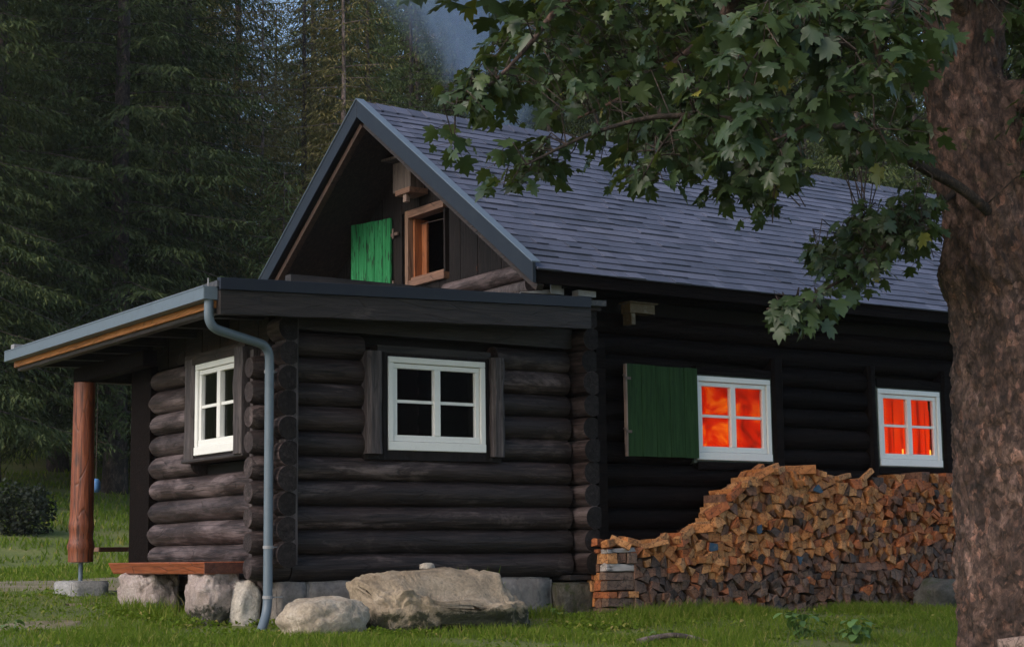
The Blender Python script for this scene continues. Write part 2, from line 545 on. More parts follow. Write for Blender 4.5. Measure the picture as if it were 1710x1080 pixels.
def ground_mat():
    m, nt, b, out = newmat('meadow_ground')
    v = coords(nt, (1, 1, 1))
    n = noise_tex(nt, v, .9, 8, .7, .4)
    n2 = noise_tex(nt, v, 30, 6, .75)
    c = ramp(nt, [(.3, (.08, .11, .018)), (.5, (.125, .155, .028)), (.7, (.19, .19, .05))], n)
    c = mixc(nt, c, (.22, .18, .11), ramp(nt, [(.58, 0.0), (.68, .8)], noise_tex(nt, v, .6, 7, .75, .2)))
    c = mixc(nt, c, ramp(nt, [(.3, .5), (.7, 1.2)], n2), .8, 'MULTIPLY')
    nt.links.new(c, b.inputs['Base Color']); b.inputs['Roughness'].default_value = .95
    bump(nt, b, n2, .8, .03)
    return m


def dirt_mat(name, a, b_, c_):
    m, nt, b, out = newmat(name)
    v = coords(nt, (1, 1, 1))
    n = noise_tex(nt, v, 2.2, 9, .75, .4); n2 = noise_tex(nt, v, 40, 5, .8)
    c = ramp(nt, [(.3, a), (.5, b_), (.7, c_)], n)
    c = mixc(nt, c, ramp(nt, [(.3, .6), (.7, 1.2)], n2), .9, 'MULTIPLY')
    nt.links.new(c, b.inputs['Base Color']); b.inputs['Roughness'].default_value = .95
    bump(nt, b, n2, .8, .03)
    return m


M['ground'] = ground_mat()
M['dirt'] = dirt_mat('path_dirt', (.12, .12, .045), (.24, .20, .115), (.36, .30, .20))

# firewood tones: fresh orange ones, weathered brown and grey ones
FW = []
for nm, a, b_, c_ in (
        ('fresh_orange', (.24, .080, .022), (.42, .155, .045), (.56, .25, .09)),
        ('fresh_tan', (.24, .10, .035), (.42, .19, .07), (.56, .30, .13)),
        ('red_brown', (.17, .045, .014), (.31, .090, .028), (.42, .15, .05)),
        ('aged_brown', (.085, .038, .022), (.16, .076, .046), (.24, .125, .08)),
        ('aged_grey', (.075, .042, .028), (.145, .086, .060), (.22, .145, .105)),
        ('aged_dark', (.03, .019, .015), (.06, .038, .031), (.10, .068, .056))):
    FW.append(wood('firewood_' + nm, a, b_, c_, (7, 7, 7), .8, .7, tuple(x * .55 for x in a), .6, .8, var=.22))
FW_BARK = wood('firewood_bark', (.03, .02, .016), (.08, .055, .045), (.15, .11, .095), (5, 5, 5), .85, .9)
FW_PLANK = wood('firewood_grey_plank', (.20, .17, .155), (.34, .30, .28), (.46, .42, .40), (1, 10, 10), .8, .5)

# ------------------------------------------------------------------ the ground
def grid(name, xs, ys, mat, dz=0.0):
    X, Y = np.meshgrid(xs, ys); Z = ground_z(X, Y) + dz
    v = np.stack([X.ravel(), Y.ravel(), Z.ravel()], 1)
    nx, ny = len(xs), len(ys)
    i = np.arange(nx - 1)[None, :] + nx * np.arange(ny - 1)[:, None]
    i = i.ravel()
    q = np.stack([i, i + 1, i + nx + 1, i + nx], 1)
    return mk_np(name, v, q, mat, None, True)


gx = np.unique(np.concatenate([np.linspace(-150, -10, 40), np.linspace(-10, 12, 140), np.linspace(12, 200, 50)]))
gy = np.unique(np.concatenate([np.linspace(-30, -6, 30), np.linspace(-6, 14, 130), np.linspace(14, 280, 110)]))
tag(grid('ground', gx, gy, M['ground']), kind='structure')

# worn path behind the porch and bare spots
def strip(name, pts, widths, mat, dz, jag=.25, rows=7, kind='structure'):
    vs = []; fs = []
    n = len(pts)
    for i, (p, w) in enumerate(zip(pts, widths)):
        a = pts[max(i - 1, 0)]; c = pts[min(i + 1, n - 1)]
        dx, dy = c[0] - a[0], c[1] - a[1]; L = math.hypot(dx, dy); nx, ny = -dy / L, dx / L
        jl = 1 + jag * mn.noise(Vector((i * .7, 3.1, 0))); jr = 1 + jag * mn.noise(Vector((i * .7, 9.4, 0)))
        for k in range(rows):
            t = k / (rows - 1) * 2 - 1
            o = t * w / 2 * (jl if t < 0 else jr)
            x = p[0] + nx * o; y = p[1] + ny * o
            vs.append((x, y, gz(x, y) + dz * (1 - abs(t) ** 4 * 2.6) + (.03 * mn.noise(Vector((x * 1.9, y * 3.5, 0))) if abs(t) > .3 else .01 * mn.noise(Vector((x, y * 2, 0))))))
    for i in range(n - 1):
        for k in range(rows - 1):
            a = i * rows + k
            fs.append((a, a + 1, a + rows + 1, a + rows))
    return tag(mk(name, vs, fs, mat, None, True), kind=kind)


pp = [(-16 + i * .5, 5.6 + .35 * math.sin(i * .23) + i * .02) for i in range(80)]
strip('path', pp, [5.2 + .8 * math.sin(i * .5) for i in range(80)], M['dirt'], .012, .35, 15)
hq = CAM + ray(70, 1045) * 12.9
pb = [(float(hq[0]) - .45 + .11 * i, float(hq[1]) + .05 * i) for i in range(9)]
strip('path', pb, [.1, .35, .5, .55, .6, .5, .4, .3, .1], M['dirt'], .012, .5, 11)
pb = [(-1.0 + .15 * i, 2.35 + .03 * i) for i in range(9)]
strip('path', pb, [.1, .3, .4, .45, .5, .5, .4, .3, .1], M['dirt'], .012, .5, 11)

# ------------------------------------------------------------------ the log cabin
CAB = empty('log_cabin', (0, 0, 0), 'dark timber log cabin with a shingled gable roof and a low porch annex', 'cabin')
PITCH = .204
Z0 = .285


def log(mb, ax, a0, a1, c, z, r, seed, clamp=None, seg=18, step=.11, amp=.05, taper=0.0, rnd_end=(0, 0)):
    n = max(3, int(abs(a1 - a0) / step) + 1)
    vs = []; ts = np.linspace(a0, a1, n)
    ts = list(ts)
    for (s, which) in ((rnd_end[0], 0), (rnd_end[1], 1)):
        pass
    for i, t in enumerate(ts):
        rr0 = r * (1 + amp * mn.noise(Vector((t * 1.3, seed * 7.7, 0)))) * (1 - taper * (t - a0) / (a1 - a0))
        dz = .010 * mn.noise(Vector((t * .6, seed * 3.3, 5)))
        e0 = abs(t - a0); e1 = abs(a1 - t)
        if rnd_end[0] and e0 < .07: rr0 *= (.80, .93, .99)[min(2, int(e0 / .03))]
        if rnd_end[1] and e1 < .07: rr0 *= (.80, .93, .99)[min(2, int(e1 / .03))]
        for k in range(seg):
            a = 2 * math.pi * k / seg
            rr = rr0 * (1 + .035 * mn.noise(Vector((t * 2.6, math.cos(a) * 1.5 + seed, math.sin(a) * 1.5))))
            o = rr * math.cos(a); h = rr * math.sin(a)
            q = c + o
            if clamp: q = min(q, clamp[1]) if clamp[0] == '<' else max(q, clamp[1])
            vs.append((t, q, z + h + dz) if ax == 'X' else (q, t, z + h + dz))
    fs = []
    for i in range(n - 1):
        for k in range(seg):
            k2 = (k + 1) % seg
            fs.append((i * seg + k, (i + 1) * seg + k, (i + 1) * seg + k2, i * seg + k2))
    mb.add(vs, fs)
    for i, rev in ((0, False), (n - 1, True)):
        ring = vs[i * seg:(i + 1) * seg]
        ctr = np.mean(np.array(ring), 0)
        fan = [(k, (k + 1) % seg, seg) if not rev else ((k + 1) % seg, k, seg) for k in range(seg)]
        mb.add(ring + [tuple(ctr)], fan)


def wall_logs(name, ax, a0, a1, c, z0, rows, r, mat, cuts=(), seed=0, rend=(0, 0), clamp=None):
    mb = MB()
    for i in range(rows):
        z = z0 + PITCH * (i + .5)
        segs = [(a0, a1)]
        for (c0, c1, zz0, zz1) in cuts:
            if zz0 < z < zz1:
                ns = []
                for s in segs:
                    if c1 <= s[0] or c0 >= s[1]: ns.append(s); continue
                    if s[0] < c0: ns.append((s[0], c0))
                    if c1 < s[1]: ns.append((c1, s[1]))
                segs = ns
        for s in segs:
            if s[1] - s[0] > .05:
                log(mb, ax, s[0], s[1], c, z, r * (1 + .04 * math.sin(seed + i * 2.3)), seed + i * 1.37 + s[0], clamp=clamp,
                    rnd_end=rend)
    return mb.build(name, mat, CAB, smooth=True)


def sharp_ends(o, ang=50):
    me = o.data
    try:
        me.set_sharp_from_angle(angle=math.radians(ang))
    except Exception:
        pass


RL = .106
CY = RL - .12     # front wall axis line, outer tangent at y = -.12
# front annex wall
o = wall_logs('front_log_wall', 'X', -.02, 2.82, CY, Z0, 10, RL, M['log_x'], [(.66, 2.02, 1.28, 2.26)], 1)
sharp_ends(o)
mb = MB()
for i in range(9):        # the same logs run on past the corner
    log(mb, 'X', -.37, -.03, CY, Z0 + PITCH * (i + .5), RL * (.97 + .02 * math.sin(i * 3)), 20 + i, step=.06, rnd_end=(1, 0))
o = mb.build('corner_log_end', M['log_x'], CAB, smooth=True); sharp_ends(o)
# side annex wall, half logs with the flat side inwards
SX = -.06
o = wall_logs('side_log_wall', 'Y', .03, 2.50, SX - .055, Z0 - .10, 10, .104, M['log_y'], [(.26, 1.46, 1.28, 2.26)], 40, (0, 1), ('<', SX))
sharp_ends(o)
mb = MB(); ends = MB()
for i in range(10):
    z = Z0 + .105 + PITCH * (i + .5)
    r = .101 * (1 + .05 * math.sin(i * 2.1 + 1))
    y0 = -.255 - .012 * math.sin(i * 5)
    log(mb, 'Y', y0, -.04, SX - .062, z, r, 60 + i, clamp=('<', SX), step=.05)
    seg = 22; ring = []
    for k in range(seg):
        a = 2 * math.pi * k / seg
        ring.append((min(SX - .062 + r * 1.0 * math.cos(a), SX + .001), y0 - .003, z + r * 1.0 * math.sin(a)))
    ends.add(ring + [(SX - .07, y0 - .004, z)], [(k, (k + 1) % seg, seg) for k in range(seg)])
o = mb.build('corner_log_end', M['log_y'], CAB, smooth=True); sharp_ends(o)
ends.build('end_grain', M['endgrain'], o)
mb = MB(); mb.box(SX - .09, SX + .025, -.24, -.045, Z0 + .13, Z0 + .105 + PITCH * 10.3)
mb.build('corner_board', M['jamb'], CAB)
mb = MB(); mb.box(-.275, -.215, .105, .16, Z0 - .05, Z0 + PITCH * 9.3)
mb.build('corner_board', M['jamb'], CAB)
# house gable wall logs and their ends beside the annex
mb = MB(); ends = MB()
for i in range(12):
    z = Z0 + PITCH * (i + .5)
    r = .103 * (1 + .04 * math.sin(i * 1.7))
    y0 = -.27 - .015 * math.sin(i * 4)
    log(mb, 'Y', y0, .35, 2.955, z, r, 90 + i, clamp=('<', 3.02), step=.06)
    seg = 22; ring = []
    for k in range(seg):
        a = 2 * math.pi * k / seg
        ring.append((min(2.955 + r * math.cos(a), 3.021), y0 - .003, z + r * math.sin(a)))
    ends.add(ring + [(2.955, y0 - .004, z)], [(k, (k + 1) % seg, seg) for k in range(seg)])
o = mb.build('corner_log_end', M['log_y'], CAB, smooth=True); sharp_ends(o)
ends.build('end_grain', M['endgrain'], o)
mb = MB(); mb.box(3.035, 3.14, -.235, -.10, Z0 + .02, 2.45)
mb.build('corner_board', M['log_main'], CAB)
# long front wall of the house
XE = 11.0
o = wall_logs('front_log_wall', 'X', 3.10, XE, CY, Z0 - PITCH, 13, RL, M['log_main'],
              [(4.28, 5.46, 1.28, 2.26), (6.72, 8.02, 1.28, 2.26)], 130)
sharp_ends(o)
mb = MB(); mb.box(3.16, XE, -.06, .02, -.2, .12); mb.build('foundation', M['found'], CAB)
# plain inner shells that close the rooms off
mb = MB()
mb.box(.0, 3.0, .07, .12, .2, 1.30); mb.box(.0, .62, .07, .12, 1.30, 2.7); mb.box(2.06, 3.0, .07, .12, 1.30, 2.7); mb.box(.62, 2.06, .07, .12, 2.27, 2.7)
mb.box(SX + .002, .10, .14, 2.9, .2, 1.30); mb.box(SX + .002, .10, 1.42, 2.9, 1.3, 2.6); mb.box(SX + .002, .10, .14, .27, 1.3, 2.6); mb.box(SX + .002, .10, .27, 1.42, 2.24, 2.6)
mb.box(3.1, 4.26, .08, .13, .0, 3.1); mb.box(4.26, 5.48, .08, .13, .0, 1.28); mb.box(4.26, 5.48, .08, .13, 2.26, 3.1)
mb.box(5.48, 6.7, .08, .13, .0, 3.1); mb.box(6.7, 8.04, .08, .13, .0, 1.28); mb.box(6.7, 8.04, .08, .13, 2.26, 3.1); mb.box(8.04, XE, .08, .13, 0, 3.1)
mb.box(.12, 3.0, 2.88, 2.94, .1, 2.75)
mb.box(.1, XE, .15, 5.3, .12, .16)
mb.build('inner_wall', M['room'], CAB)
mb = MB(); mb.box(3.06, XE, 5.38, 5.5, -.2, 3.1)
mb.hexa([(XE - .1, -.05, 0), (XE, -.05, 0), (XE, 5.37, 0), (XE - .1, 5.37, 0), (XE - .1, -.05, 3.1), (XE, -.05, 3.1), (XE, 5.37, 3.1), (XE - .1, 5.37, 3.1)])
mb.add([(XE - .1, -.1, 3.1), (XE - .1, 5.4, 3.1), (XE - .1, 2.67, 5.08), (XE, -.1, 3.1), (XE, 5.4, 3.1), (XE, 2.67, 5.08)],
       [(0, 1, 2), (5, 4, 3), (0, 2, 5, 3), (2, 1, 4, 5)])
mb.build('back_wall', M['log_main'], CAB)
o = wall_logs('gable_log_wall', 'Y', 2.95, 5.4, 2.955, Z0, 14, RL, M['log_y'], (), 170); sharp_ends(o)
# tall dark board that ends the side wall, under the porch beam
mb = MB(); mb.box(-.20, -.12, 2.46, 2.93, .18, 2.28)
mb.build('corner_board', M['log_main'], CAB)
mb = MB()
for i in range(13):
    y = .12 + i * .19
    mb.box(-.13 - .006 * (i % 2), -.08, y, y + .186, 2.24, 2.72)
mb.build('wall_board', M['soffit'], CAB)
mb = MB(); mb.box(-.05, 2.84, -.125, -.02, Z0 + PITCH * 10.1, 2.80); mb.build('wall_board', M['beam_x'], CAB)

# foundation blocks under the annex
def rough_block(mb, x0, x1, y0, y1, z0, z1, seed, amp=.012, n=8):
    import bmesh
    bm = bmesh.new(); bmesh.ops.create_cube(bm, size=1)
    bmesh.ops.bevel(bm, geom=bm.edges[:], offset=.03, segments=2, affect='EDGES')
    bmesh.ops.subdivide_edges(bm, edges=bm.edges[:], cuts=4, use_grid_fill=True)
    vs = []
    for v in bm.verts:
        p = Vector((x0 + (v.co.x + .5) * (x1 - x0), y0 + (v.co.y + .5) * (y1 - y0), z0 + (v.co.z + .5) * (z1 - z0)))
        d = mn.noise_vector(p * 5 + Vector((seed, 0, 0))) * amp + mn.noise_vector(p * 16 + Vector((seed, 3, 0))) * amp * .4
        vs.append(p + d)
    fs = [tuple(q.index for q in f.verts) for f in bm.faces]
    bm.free()
    mb.add(vs, fs)


mb = MB()
xs = [-.14, .13, .95, 1.72, 2.60]
for i in range(4):
    rough_block(mb, xs[i] + .004, xs[i + 1] - .004, -.09 - .008 * (i % 2), .2, -.3, Z0 - .012, i * 3.3)
mb.build('foundation', M['found'], CAB, smooth=True)
mb = MB(); rough_block(mb, 2.61, 3.02, -.19, .2, -.35, Z0 - .07, 44, .03)
mb.build('corner_stone', M['mossy'], CAB, smooth=True)
mb = MB(); mb.box(2.72, 3.04, -.20, .1, Z0 - .045, Z0 + .0); mb.build('sill_plank', M['beam_x'], CAB, bevel=.006)
mb = MB(); rough_block(mb, -.05, .1, .3, 2.9, -.3, .17, 71, .01)
mb.build('foundation', M['dark_stone'], CAB, smooth=True)

# ------------------------------------------------------------------ windows
def bx(mb, pl, c, a0, a1, d0, d1, z0, z1):
    """plane Y: a = x, depth along +y from c; plane X: a = y, depth along +x from c"""
    if pl == 'Y': mb.box(a0, a1, c + d0, c + d1, z0, z1)
    else: mb.box(c + d0, c + d1, a0, a1, z0, z1)


def window(pl, c, a0, a1, z0, z1, label=None, curtain=None, jambs=None):
    mb = MB(); fw = .052
    bx(mb, pl, c, a0, a1, 0, .07, z1 - fw, z1); bx(mb, pl, c, a0, a1, -.006, .07, z0, z0 + .075)
    bx(mb, pl, c, a0, a0 + fw, 0, .07, z0 + .075, z1 - fw); bx(mb, pl, c, a1 - fw, a1, 0, .07, z0 + .075, z1 - fw)
    w = mb.build('window', M['white'], CAB, bevel=.006)
    if label: w['label'] = label
    mb = MB(); s = .042; i0, i1, j0, j1 = a0 + fw + .004, a1 - fw - .004, z0 + .078, z1 - fw - .004
    bx(mb, pl, c, i0, i1, .018, .06, j1 - s, j1); bx(mb, pl, c, i0, i1, .012, .06, j0, j0 + s + .012)
    bx(mb, pl, c, i0, i0 + s, .018, .06, j0 + s + .012, j1 - s); bx(mb, pl, c, i1 - s, i1, .018, .06, j0 + s + .012, j1 - s)
    mid = (a0 + a1) / 2
    bx(mb, pl, c, mid - .032, mid + .032, .008, .06, j0 + s + .012, j1 - s)
    mb.build('sash', M['white'], w, bevel=.005)
    mb = MB(); zm = (j0 + j1) / 2 + .01
    bx(mb, pl, c, i0 + s, mid - .032, .026, .05, zm - .013, zm + .013)
    bx(mb, pl, c, mid + .032, i1 - s, .026, .05, zm - .013, zm + .013)
    mb.build('glazing_bar', M['white'], w)
    mb = MB(); bx(mb, pl, c, i0 + .01, i1 - .01, .0405, .0445, j0 + .01, j1 - .01)
    mb.build('pane', M['glass'], w)
    if curtain:
        vs = []; n = 60
        for k in range(n + 1):
            t = k / n; a = a0 + .03 + t * (a1 - a0 - .06)
            d = .13 + (.020 * math.sin(t * 34) + .01 * math.sin(t * 71) if curtain == 'fold' else .006 * math.sin(t * 9))
            for z in (z0 + .05, z1 - .03):
                vs.append((a, c + d, z) if pl == 'Y' else (c + d, a, z))
        mk('lit_curtain', vs, [(2 * k, 2 * k + 2, 2 * k + 3, 2 * k + 1) for k in range(n)], M['curtain_' + curtain], w, True)
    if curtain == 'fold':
        for e in (mid - .055, a1 - fw - s - .012):  # added glowing strips: lamplight on the reveal painted as emission
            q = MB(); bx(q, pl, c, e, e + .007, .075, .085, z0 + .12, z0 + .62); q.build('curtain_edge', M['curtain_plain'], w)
            q = MB(); bx(q, pl, c, e - .001, e + .010, .074, .086, z0 + .125, z0 + .19); q.build('curtain_edge', M['reveal_shine'], w)
    mb = MB()     # the lining of the opening
    bx(mb, pl, c, a0 - .03, a0 - .002, .01, .3, z0 - .03, z1 + .03); bx(mb, pl, c, a1 + .002, a1 + .03, .01, .3, z0 - .03, z1 + .03)
    bx(mb, pl, c, a0 - .002, a1 + .002, .01, .3, z1 + .002, z1 + .03); bx(mb, pl, c, a0 - .002, a1 + .002, .01, .3, z0 - .03, z0 - .002)
    mb.build('lining', M['greentrim'] if curtain else M['board_z'], w)
    return w


w1 = window('Y', -.13, .88, 1.875, 1.365, 2.168)
w2 = window('X', -.275, .33, 1.275, 1.365, 2.168)
w3 = window('Y', -.13, 4.315, 5.305, 1.36, 2.176, 'white window glowing red and orange beside the green shutter', 'plain')
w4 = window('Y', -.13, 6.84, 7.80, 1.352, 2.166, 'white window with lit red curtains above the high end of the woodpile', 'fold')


def rough_plank(mb, pl, c, a0, a1, d0, d1, z0, z1, seed):
    """a split board with wavy, chipped edges"""
    n = 14; vs = []
    for i in range(n + 1):
        z = z0 + (z1 - z0) * i / n
        w0 = .014 * mn.noise(Vector((z * 5, seed, 0))); w1_ = .014 * mn.noise(Vector((z * 5, seed + 9, 0))); dd = .01 * mn.noise(Vector((z * 4, seed + 20, 0)))
        for (a, d) in ((a0 + w0, d0 + dd + .022), (a0 + w0 + .03, d0 + dd), (a1 + w1_ - .03, d0 + dd), (a1 + w1_, d0 + dd + .022), (a1 + w1_, d1), (a0 + w0, d1)):
            vs.append((a, c + d, z) if pl == 'Y' else (c + d, a, z))
    fs = []
    for i in range(n):
        for k in range(6):
            k2 = (k + 1) % 6
            fs.append((i * 6 + k, i * 6 + k2, (i + 1) * 6 + k2, (i + 1) * 6 + k) if pl == 'Y' else (i * 6 + k2, i * 6 + k, (i + 1) * 6 + k, (i + 1) * 6 + k2))
    fs.append((5, 4, 3, 2, 1, 0)); fs.append(tuple(n * 6 + k for k in range(6)))
    mb.add(vs, fs)


mb = MB(); rough_plank(mb, 'Y', -.12, .655, .80, -.06, .10, 1.33, 2.20, 3); mb.build('window_jamb', M['jamb'], CAB)
mb = MB(); rough_plank(mb, 'Y', -.12, 1.92, 2.055, -.06, .10, 1.33, 2.21, 5); mb.build('window_jamb', M['jamb'], CAB)
mb = MB(); rough_plank(mb, 'Y', -.12, .80, .876, -.008, .10, 1.33, 2.20, 13); rough_plank(mb, 'Y', -.12, 1.879, 1.925, -.008, .10, 1.33, 2.2, 15)
mb.box(.66, 2.05, -.118, -.0, 1.285, 1.345)
mb.build('window_jamb', M['board_z'], CAB)
mb = MB(); mb.box(.78, 1.94, -.116, -.0, 2.172, 2.26); mb.build('lintel', M['beam_x'], CAB)
mb = MB(); rough_plank(mb, 'X', -.22, 1.285, 1.475, -.075, .10, 1.33, 2.22, 7); mb.build('window_jamb', M['jamb'], CAB)
mb = MB(); rough_plank(mb, 'X', -.22, .235, .385, -.115, .10, 1.33, 2.22, 8); mb.build('window_jamb', M['jamb'], CAB)
mb = MB(); mb.box(-.31, -.10, .23, 1.48, 1.305, 1.335); mb.build('window_sill', M['beam_y'], CAB, bevel=.008)
mb = MB(); mb.box(-.29, -.10, .24, 1.47, 2.17, 2.26); mb.build('lintel', M['soffit'], CAB)
# dark boards around the two windows of the house
for a0, a1 in ((5.325, 5.47), (6.70, 6.815), (7.83, 8.05)):
    mb = MB(); rough_plank(mb, 'Y', -.12, a0, a1, -.03, .10, 1.1, 2.4, a0); mb.build('window_jamb', M['log_main'], CAB)
for x0, x1, z0, z1, nm in ((4.33, 5.315, 2.19, 2.27, 'lintel'), (6.83, 7.82, 2.18, 2.27, 'lintel'), (4.33, 5.315, 1.27, 1.345, 'window_sill'), (6.83, 7.82, 1.27, 1.34, 'window_sill')):
    mb = MB(); mb.box(x0, x1, -.13, -.03, z0, z1); mb.build(nm, M['log_main'], CAB)

# green shutters: four boards each, iron fittings as parts of them
def shutter(pl, c, a0, a1, z0, z1, mat, label, nb=5):
    mb = MB(); w = (a1 - a0) / nb
    for i in range(nb):
        bx(mb, pl, c, a0 + i * w + .002, a0 + (i + 1) * w - .002, -.002 * (i % 2), .026, z0 + .004 * math.sin(i * 3), z1 + .004 * math.cos(i * 5))
    s = mb.build('shutter', mat, CAB, bevel=.003)
    s['label'] = label
    return s


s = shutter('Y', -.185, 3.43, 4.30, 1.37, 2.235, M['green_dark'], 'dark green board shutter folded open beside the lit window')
mb = MB(); mb.box(3.412, 3.428, -.192, -.156, 1.37, 2.235); mb.build('edge_strip', M['pale_board'], s)
for z in (1.60, 2.10):
    mb = MB(); mb.tube([(3.39, -.2, z + .02), (3.39, -.2, z - .2)], .005, 6); mb.tube([(3.375, -.2, z + .03), (3.40, -.2, z)], .012, 8)
    mb.box(3.40, 3.47, -.197, -.1885, z - .012, z + .012)
    mb.build('shutter_hook', M['rust'], s)

# ------------------------------------------------------------------ gable end of the house (faces the annex roof)
RY, RZ = 2.67, 5.235        # ridge line of the roof top
SL = .70


def roof_top(y):
    return RZ - abs(y - RY) * SL


GX = 3.0
mb = MB(); y = -.10; i = 0
while y < 5.42:
    w = (.17, .21, .19, .24, .16)[i % 5]
    y1 = min(y + w, 5.43)
    for (a, b_) in ((y, y1),):
        cuts = [(2.75, 9)]
        if b_ > 2.27 and a < 3.06: cuts = [(2.75, 3.36), (4.21, 9)]
        for z0, z1 in cuts:
            za = min(z1, roof_top(a) - .12); zb = min(z1, roof_top(b_) - .12)
            if za > z0 + .02 or zb > z0 + .02:
                za = max(za, z0 + .01); zb = max(zb, z0 + .01)
                e = .004 * (i % 2)
                A, B = a + .002, b_ - .002
                mb.hexa([(GX - e, A, z0), (GX + .03, A, z0), (GX + .03, B, z0), (GX - e, B, z0),
                         (GX - e, A, za), (GX + .03, A, za), (GX + .03, B, zb), (GX - e, B, zb)])
    y = y1; i += 1
mb.build('gable_board', M['board_z'], CAB)
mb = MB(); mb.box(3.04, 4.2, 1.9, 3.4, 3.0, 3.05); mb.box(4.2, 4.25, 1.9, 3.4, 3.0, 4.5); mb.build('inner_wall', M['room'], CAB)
mb = MB(); log(mb, 'Y', .14, 2.15, GX - .07, 3.20, .085, 301); o = mb.build('purlin', M['log_y'], CAB, smooth=True)
mb = MB(); log(mb, 'Y', -.12, 1.75, GX - .06, 3.035, .075, 305); o = mb.build('purlin', M['jamb'], CAB, smooth=True)
mb = MB(); log(mb, 'X', 2.35, 3.2, RY, RZ - .27, .06, 311); o = mb.build('ridge_pole', M['jamb'], CAB, smooth=True); sharp_ends(o)
# attic window, open and unglazed, in raw wood
mb = MB(); y0, y1, z0, z1 = 2.275, 3.06, 3.36, 4.21
mb.box(GX - .045, GX + .10, y1 - .065, y1, z0, z1)
aw = mb.build('attic_window', M['raw_z'], CAB, bevel=.004)
aw['label'] = 'open attic window in a raw wood frame'
mb = MB(); mb.box(GX - .043, GX + .10, y0, y1 - .067, z1 - .085, z1 - .002); mb.build('cross_rail', M['raw_y'], aw, bevel=.004)
mb = MB(); mb.box(GX - .043, GX + .10, y0, y1 - .067, z0 + .002, z0 + .075)
mb.box(GX - .01, GX + .12, y0 + .01, y1 - .07, z0 + .078, z0 + .11)
mb.build('cross_rail', M['raw_y'], aw, bevel=.004)
mb = MB(); mb.box(GX - .02, GX + .10, y0, y0 + .03, z0 + .08, z1 - .09); mb.build('frame_side', M['board_z'], aw)
mb = MB(); mb.box(GX + .02, GX + .20, y1 - .10, y1 - .068, z0 + .08, z1 - .09); mb.box(GX + .11, GX + .14, y1 - .20, y1 - .103, z0 + .11, z1 - .14)
mb.build('sash', M['orange_z'], aw, bevel=.003)
mb = MB(); mb.tube([(GX + .1, y0, z1 - .17), (GX + .1, y1 - .1, z1 - .14)], .004, 5); mb.build('curtain_wire', M['rust'], aw)
mb = MB(); nb_s = 5
for i in range(nb_s):
    q = []
    for t in (i / nb_s + .004, (i + 1) / nb_s - .004):
        q.append((2.955 - .165 * t, 3.37 + .60 * t))
    (xa, ya), (xb, yb) = q
    z0_, z1_ = 3.28, 4.195 - .003 * (i % 2)
    mb.hexa([(xa, ya, z0_), (xa + .026, ya, z0_), (xb + .026, yb, z0_), (xb, yb, z0_), (xa, ya, z1_), (xa + .026, ya, z1_), (xb + .026, yb, z1_), (xb, yb, z1_)])
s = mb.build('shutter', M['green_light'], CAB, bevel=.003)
s['label'] = 'bright green wooden shutter open beside the attic window'
for z in (3.42, 4.0):
    mb = MB(); mb.box(2.96, 2.985, 3.23, 3.40, z - .018, z + .018); mb.tube([(2.955, 3.31, z - .05), (2.955, 3.31, z + .06)], .014, 8)
    mb.build('hinge', M['rust'], s, bevel=.003)

# ------------------------------------------------------------------ main roof
RX0, RX1 = 2.17, 11.4
EY = -.50; EZ = roof_top(EY)           # front eave edge
EYB = 5.84
cth = 1 / math.hypot(1, SL); sth = SL * cth


def slope_pt(x, s, side, h):
    """s metres up the slope from the eave, h above the deck"""
    if side > 0: return (x, EY + s * cth - h * sth, EZ - .03 + s * sth + h * cth)
    return (x, EYB - s * cth + h * sth, roof_top(EYB) - .03 + s * sth + h * cth)


SLEN = (RY - EY) / cth
mb = MB()      # deck
for side in (1, -1):
    a = [slope_pt(RX0 + .02, .02, side, h) for h in (-.05, 0)] + [slope_pt(RX0 + .02, SLEN, side, h) for h in (-.05, 0)]
    q = [slope_pt(RX1, .02, side, h) for h in (-.05, 0)] + [slope_pt(RX1, SLEN, side, h) for h in (-.05, 0)]
    mb.hexa([a[0], q[0], q[2], a[2], a[1], q[1], q[3], a[3]] if side > 0 else [a[2], q[2], q[0], a[0], a[3], q[3], q[1], a[1]])
rf = mb.build('roof', M['soffit'], CAB)
ex = .146
mb = MB(); r2 = random.Random(5)
for side in (1, -1):
    k = 0; s0 = -.02
    while s0 < SLEN - .02:
        x = RX0 + .03 - r2.random() * .3
        while x < RX1:
            wdt = r2.choice((.14, .19, .24, .30, .36, .44))
            if side < 0: wdt *= 2
            xa, xb = max(x, RX0 + .012), min(x + wdt, RX1)
            x += wdt
            if xb - xa < .02: continue
            t = r2.choice((.007, .009, .013, .017)); dr = r2.uniform(-.006, .004)
            s1 = min(s0 + ex + .03, SLEN)
            lo = slope_pt(xa, s0 + dr, side, .001); lo2 = slope_pt(xb, s0 + dr, side, .001)
            l3 = slope_pt(xb, s0 + dr, side, .004 + t); l4 = slope_pt(xa, s0 + dr, side, .004 + t)
            u1 = slope_pt(xa, s1, side, .0035); u2 = slope_pt(xb, s1, side, .0035)
            if side > 0: mb.add([lo, lo2, l3, l4, u2, u1], [(0, 1, 2, 3), (3, 2, 4, 5), (1, 4, 2), (0, 3, 5)])
            else: mb.add([lo, lo2, l3, l4, u2, u1], [(3, 2, 1, 0), (5, 4, 2, 3), (2, 4, 1), (5, 3, 0)])
        s0 += ex; k += 1
mb.build('shingle_layer', M['shingle'], rf)
mb = MB(); x = RX0 + .01
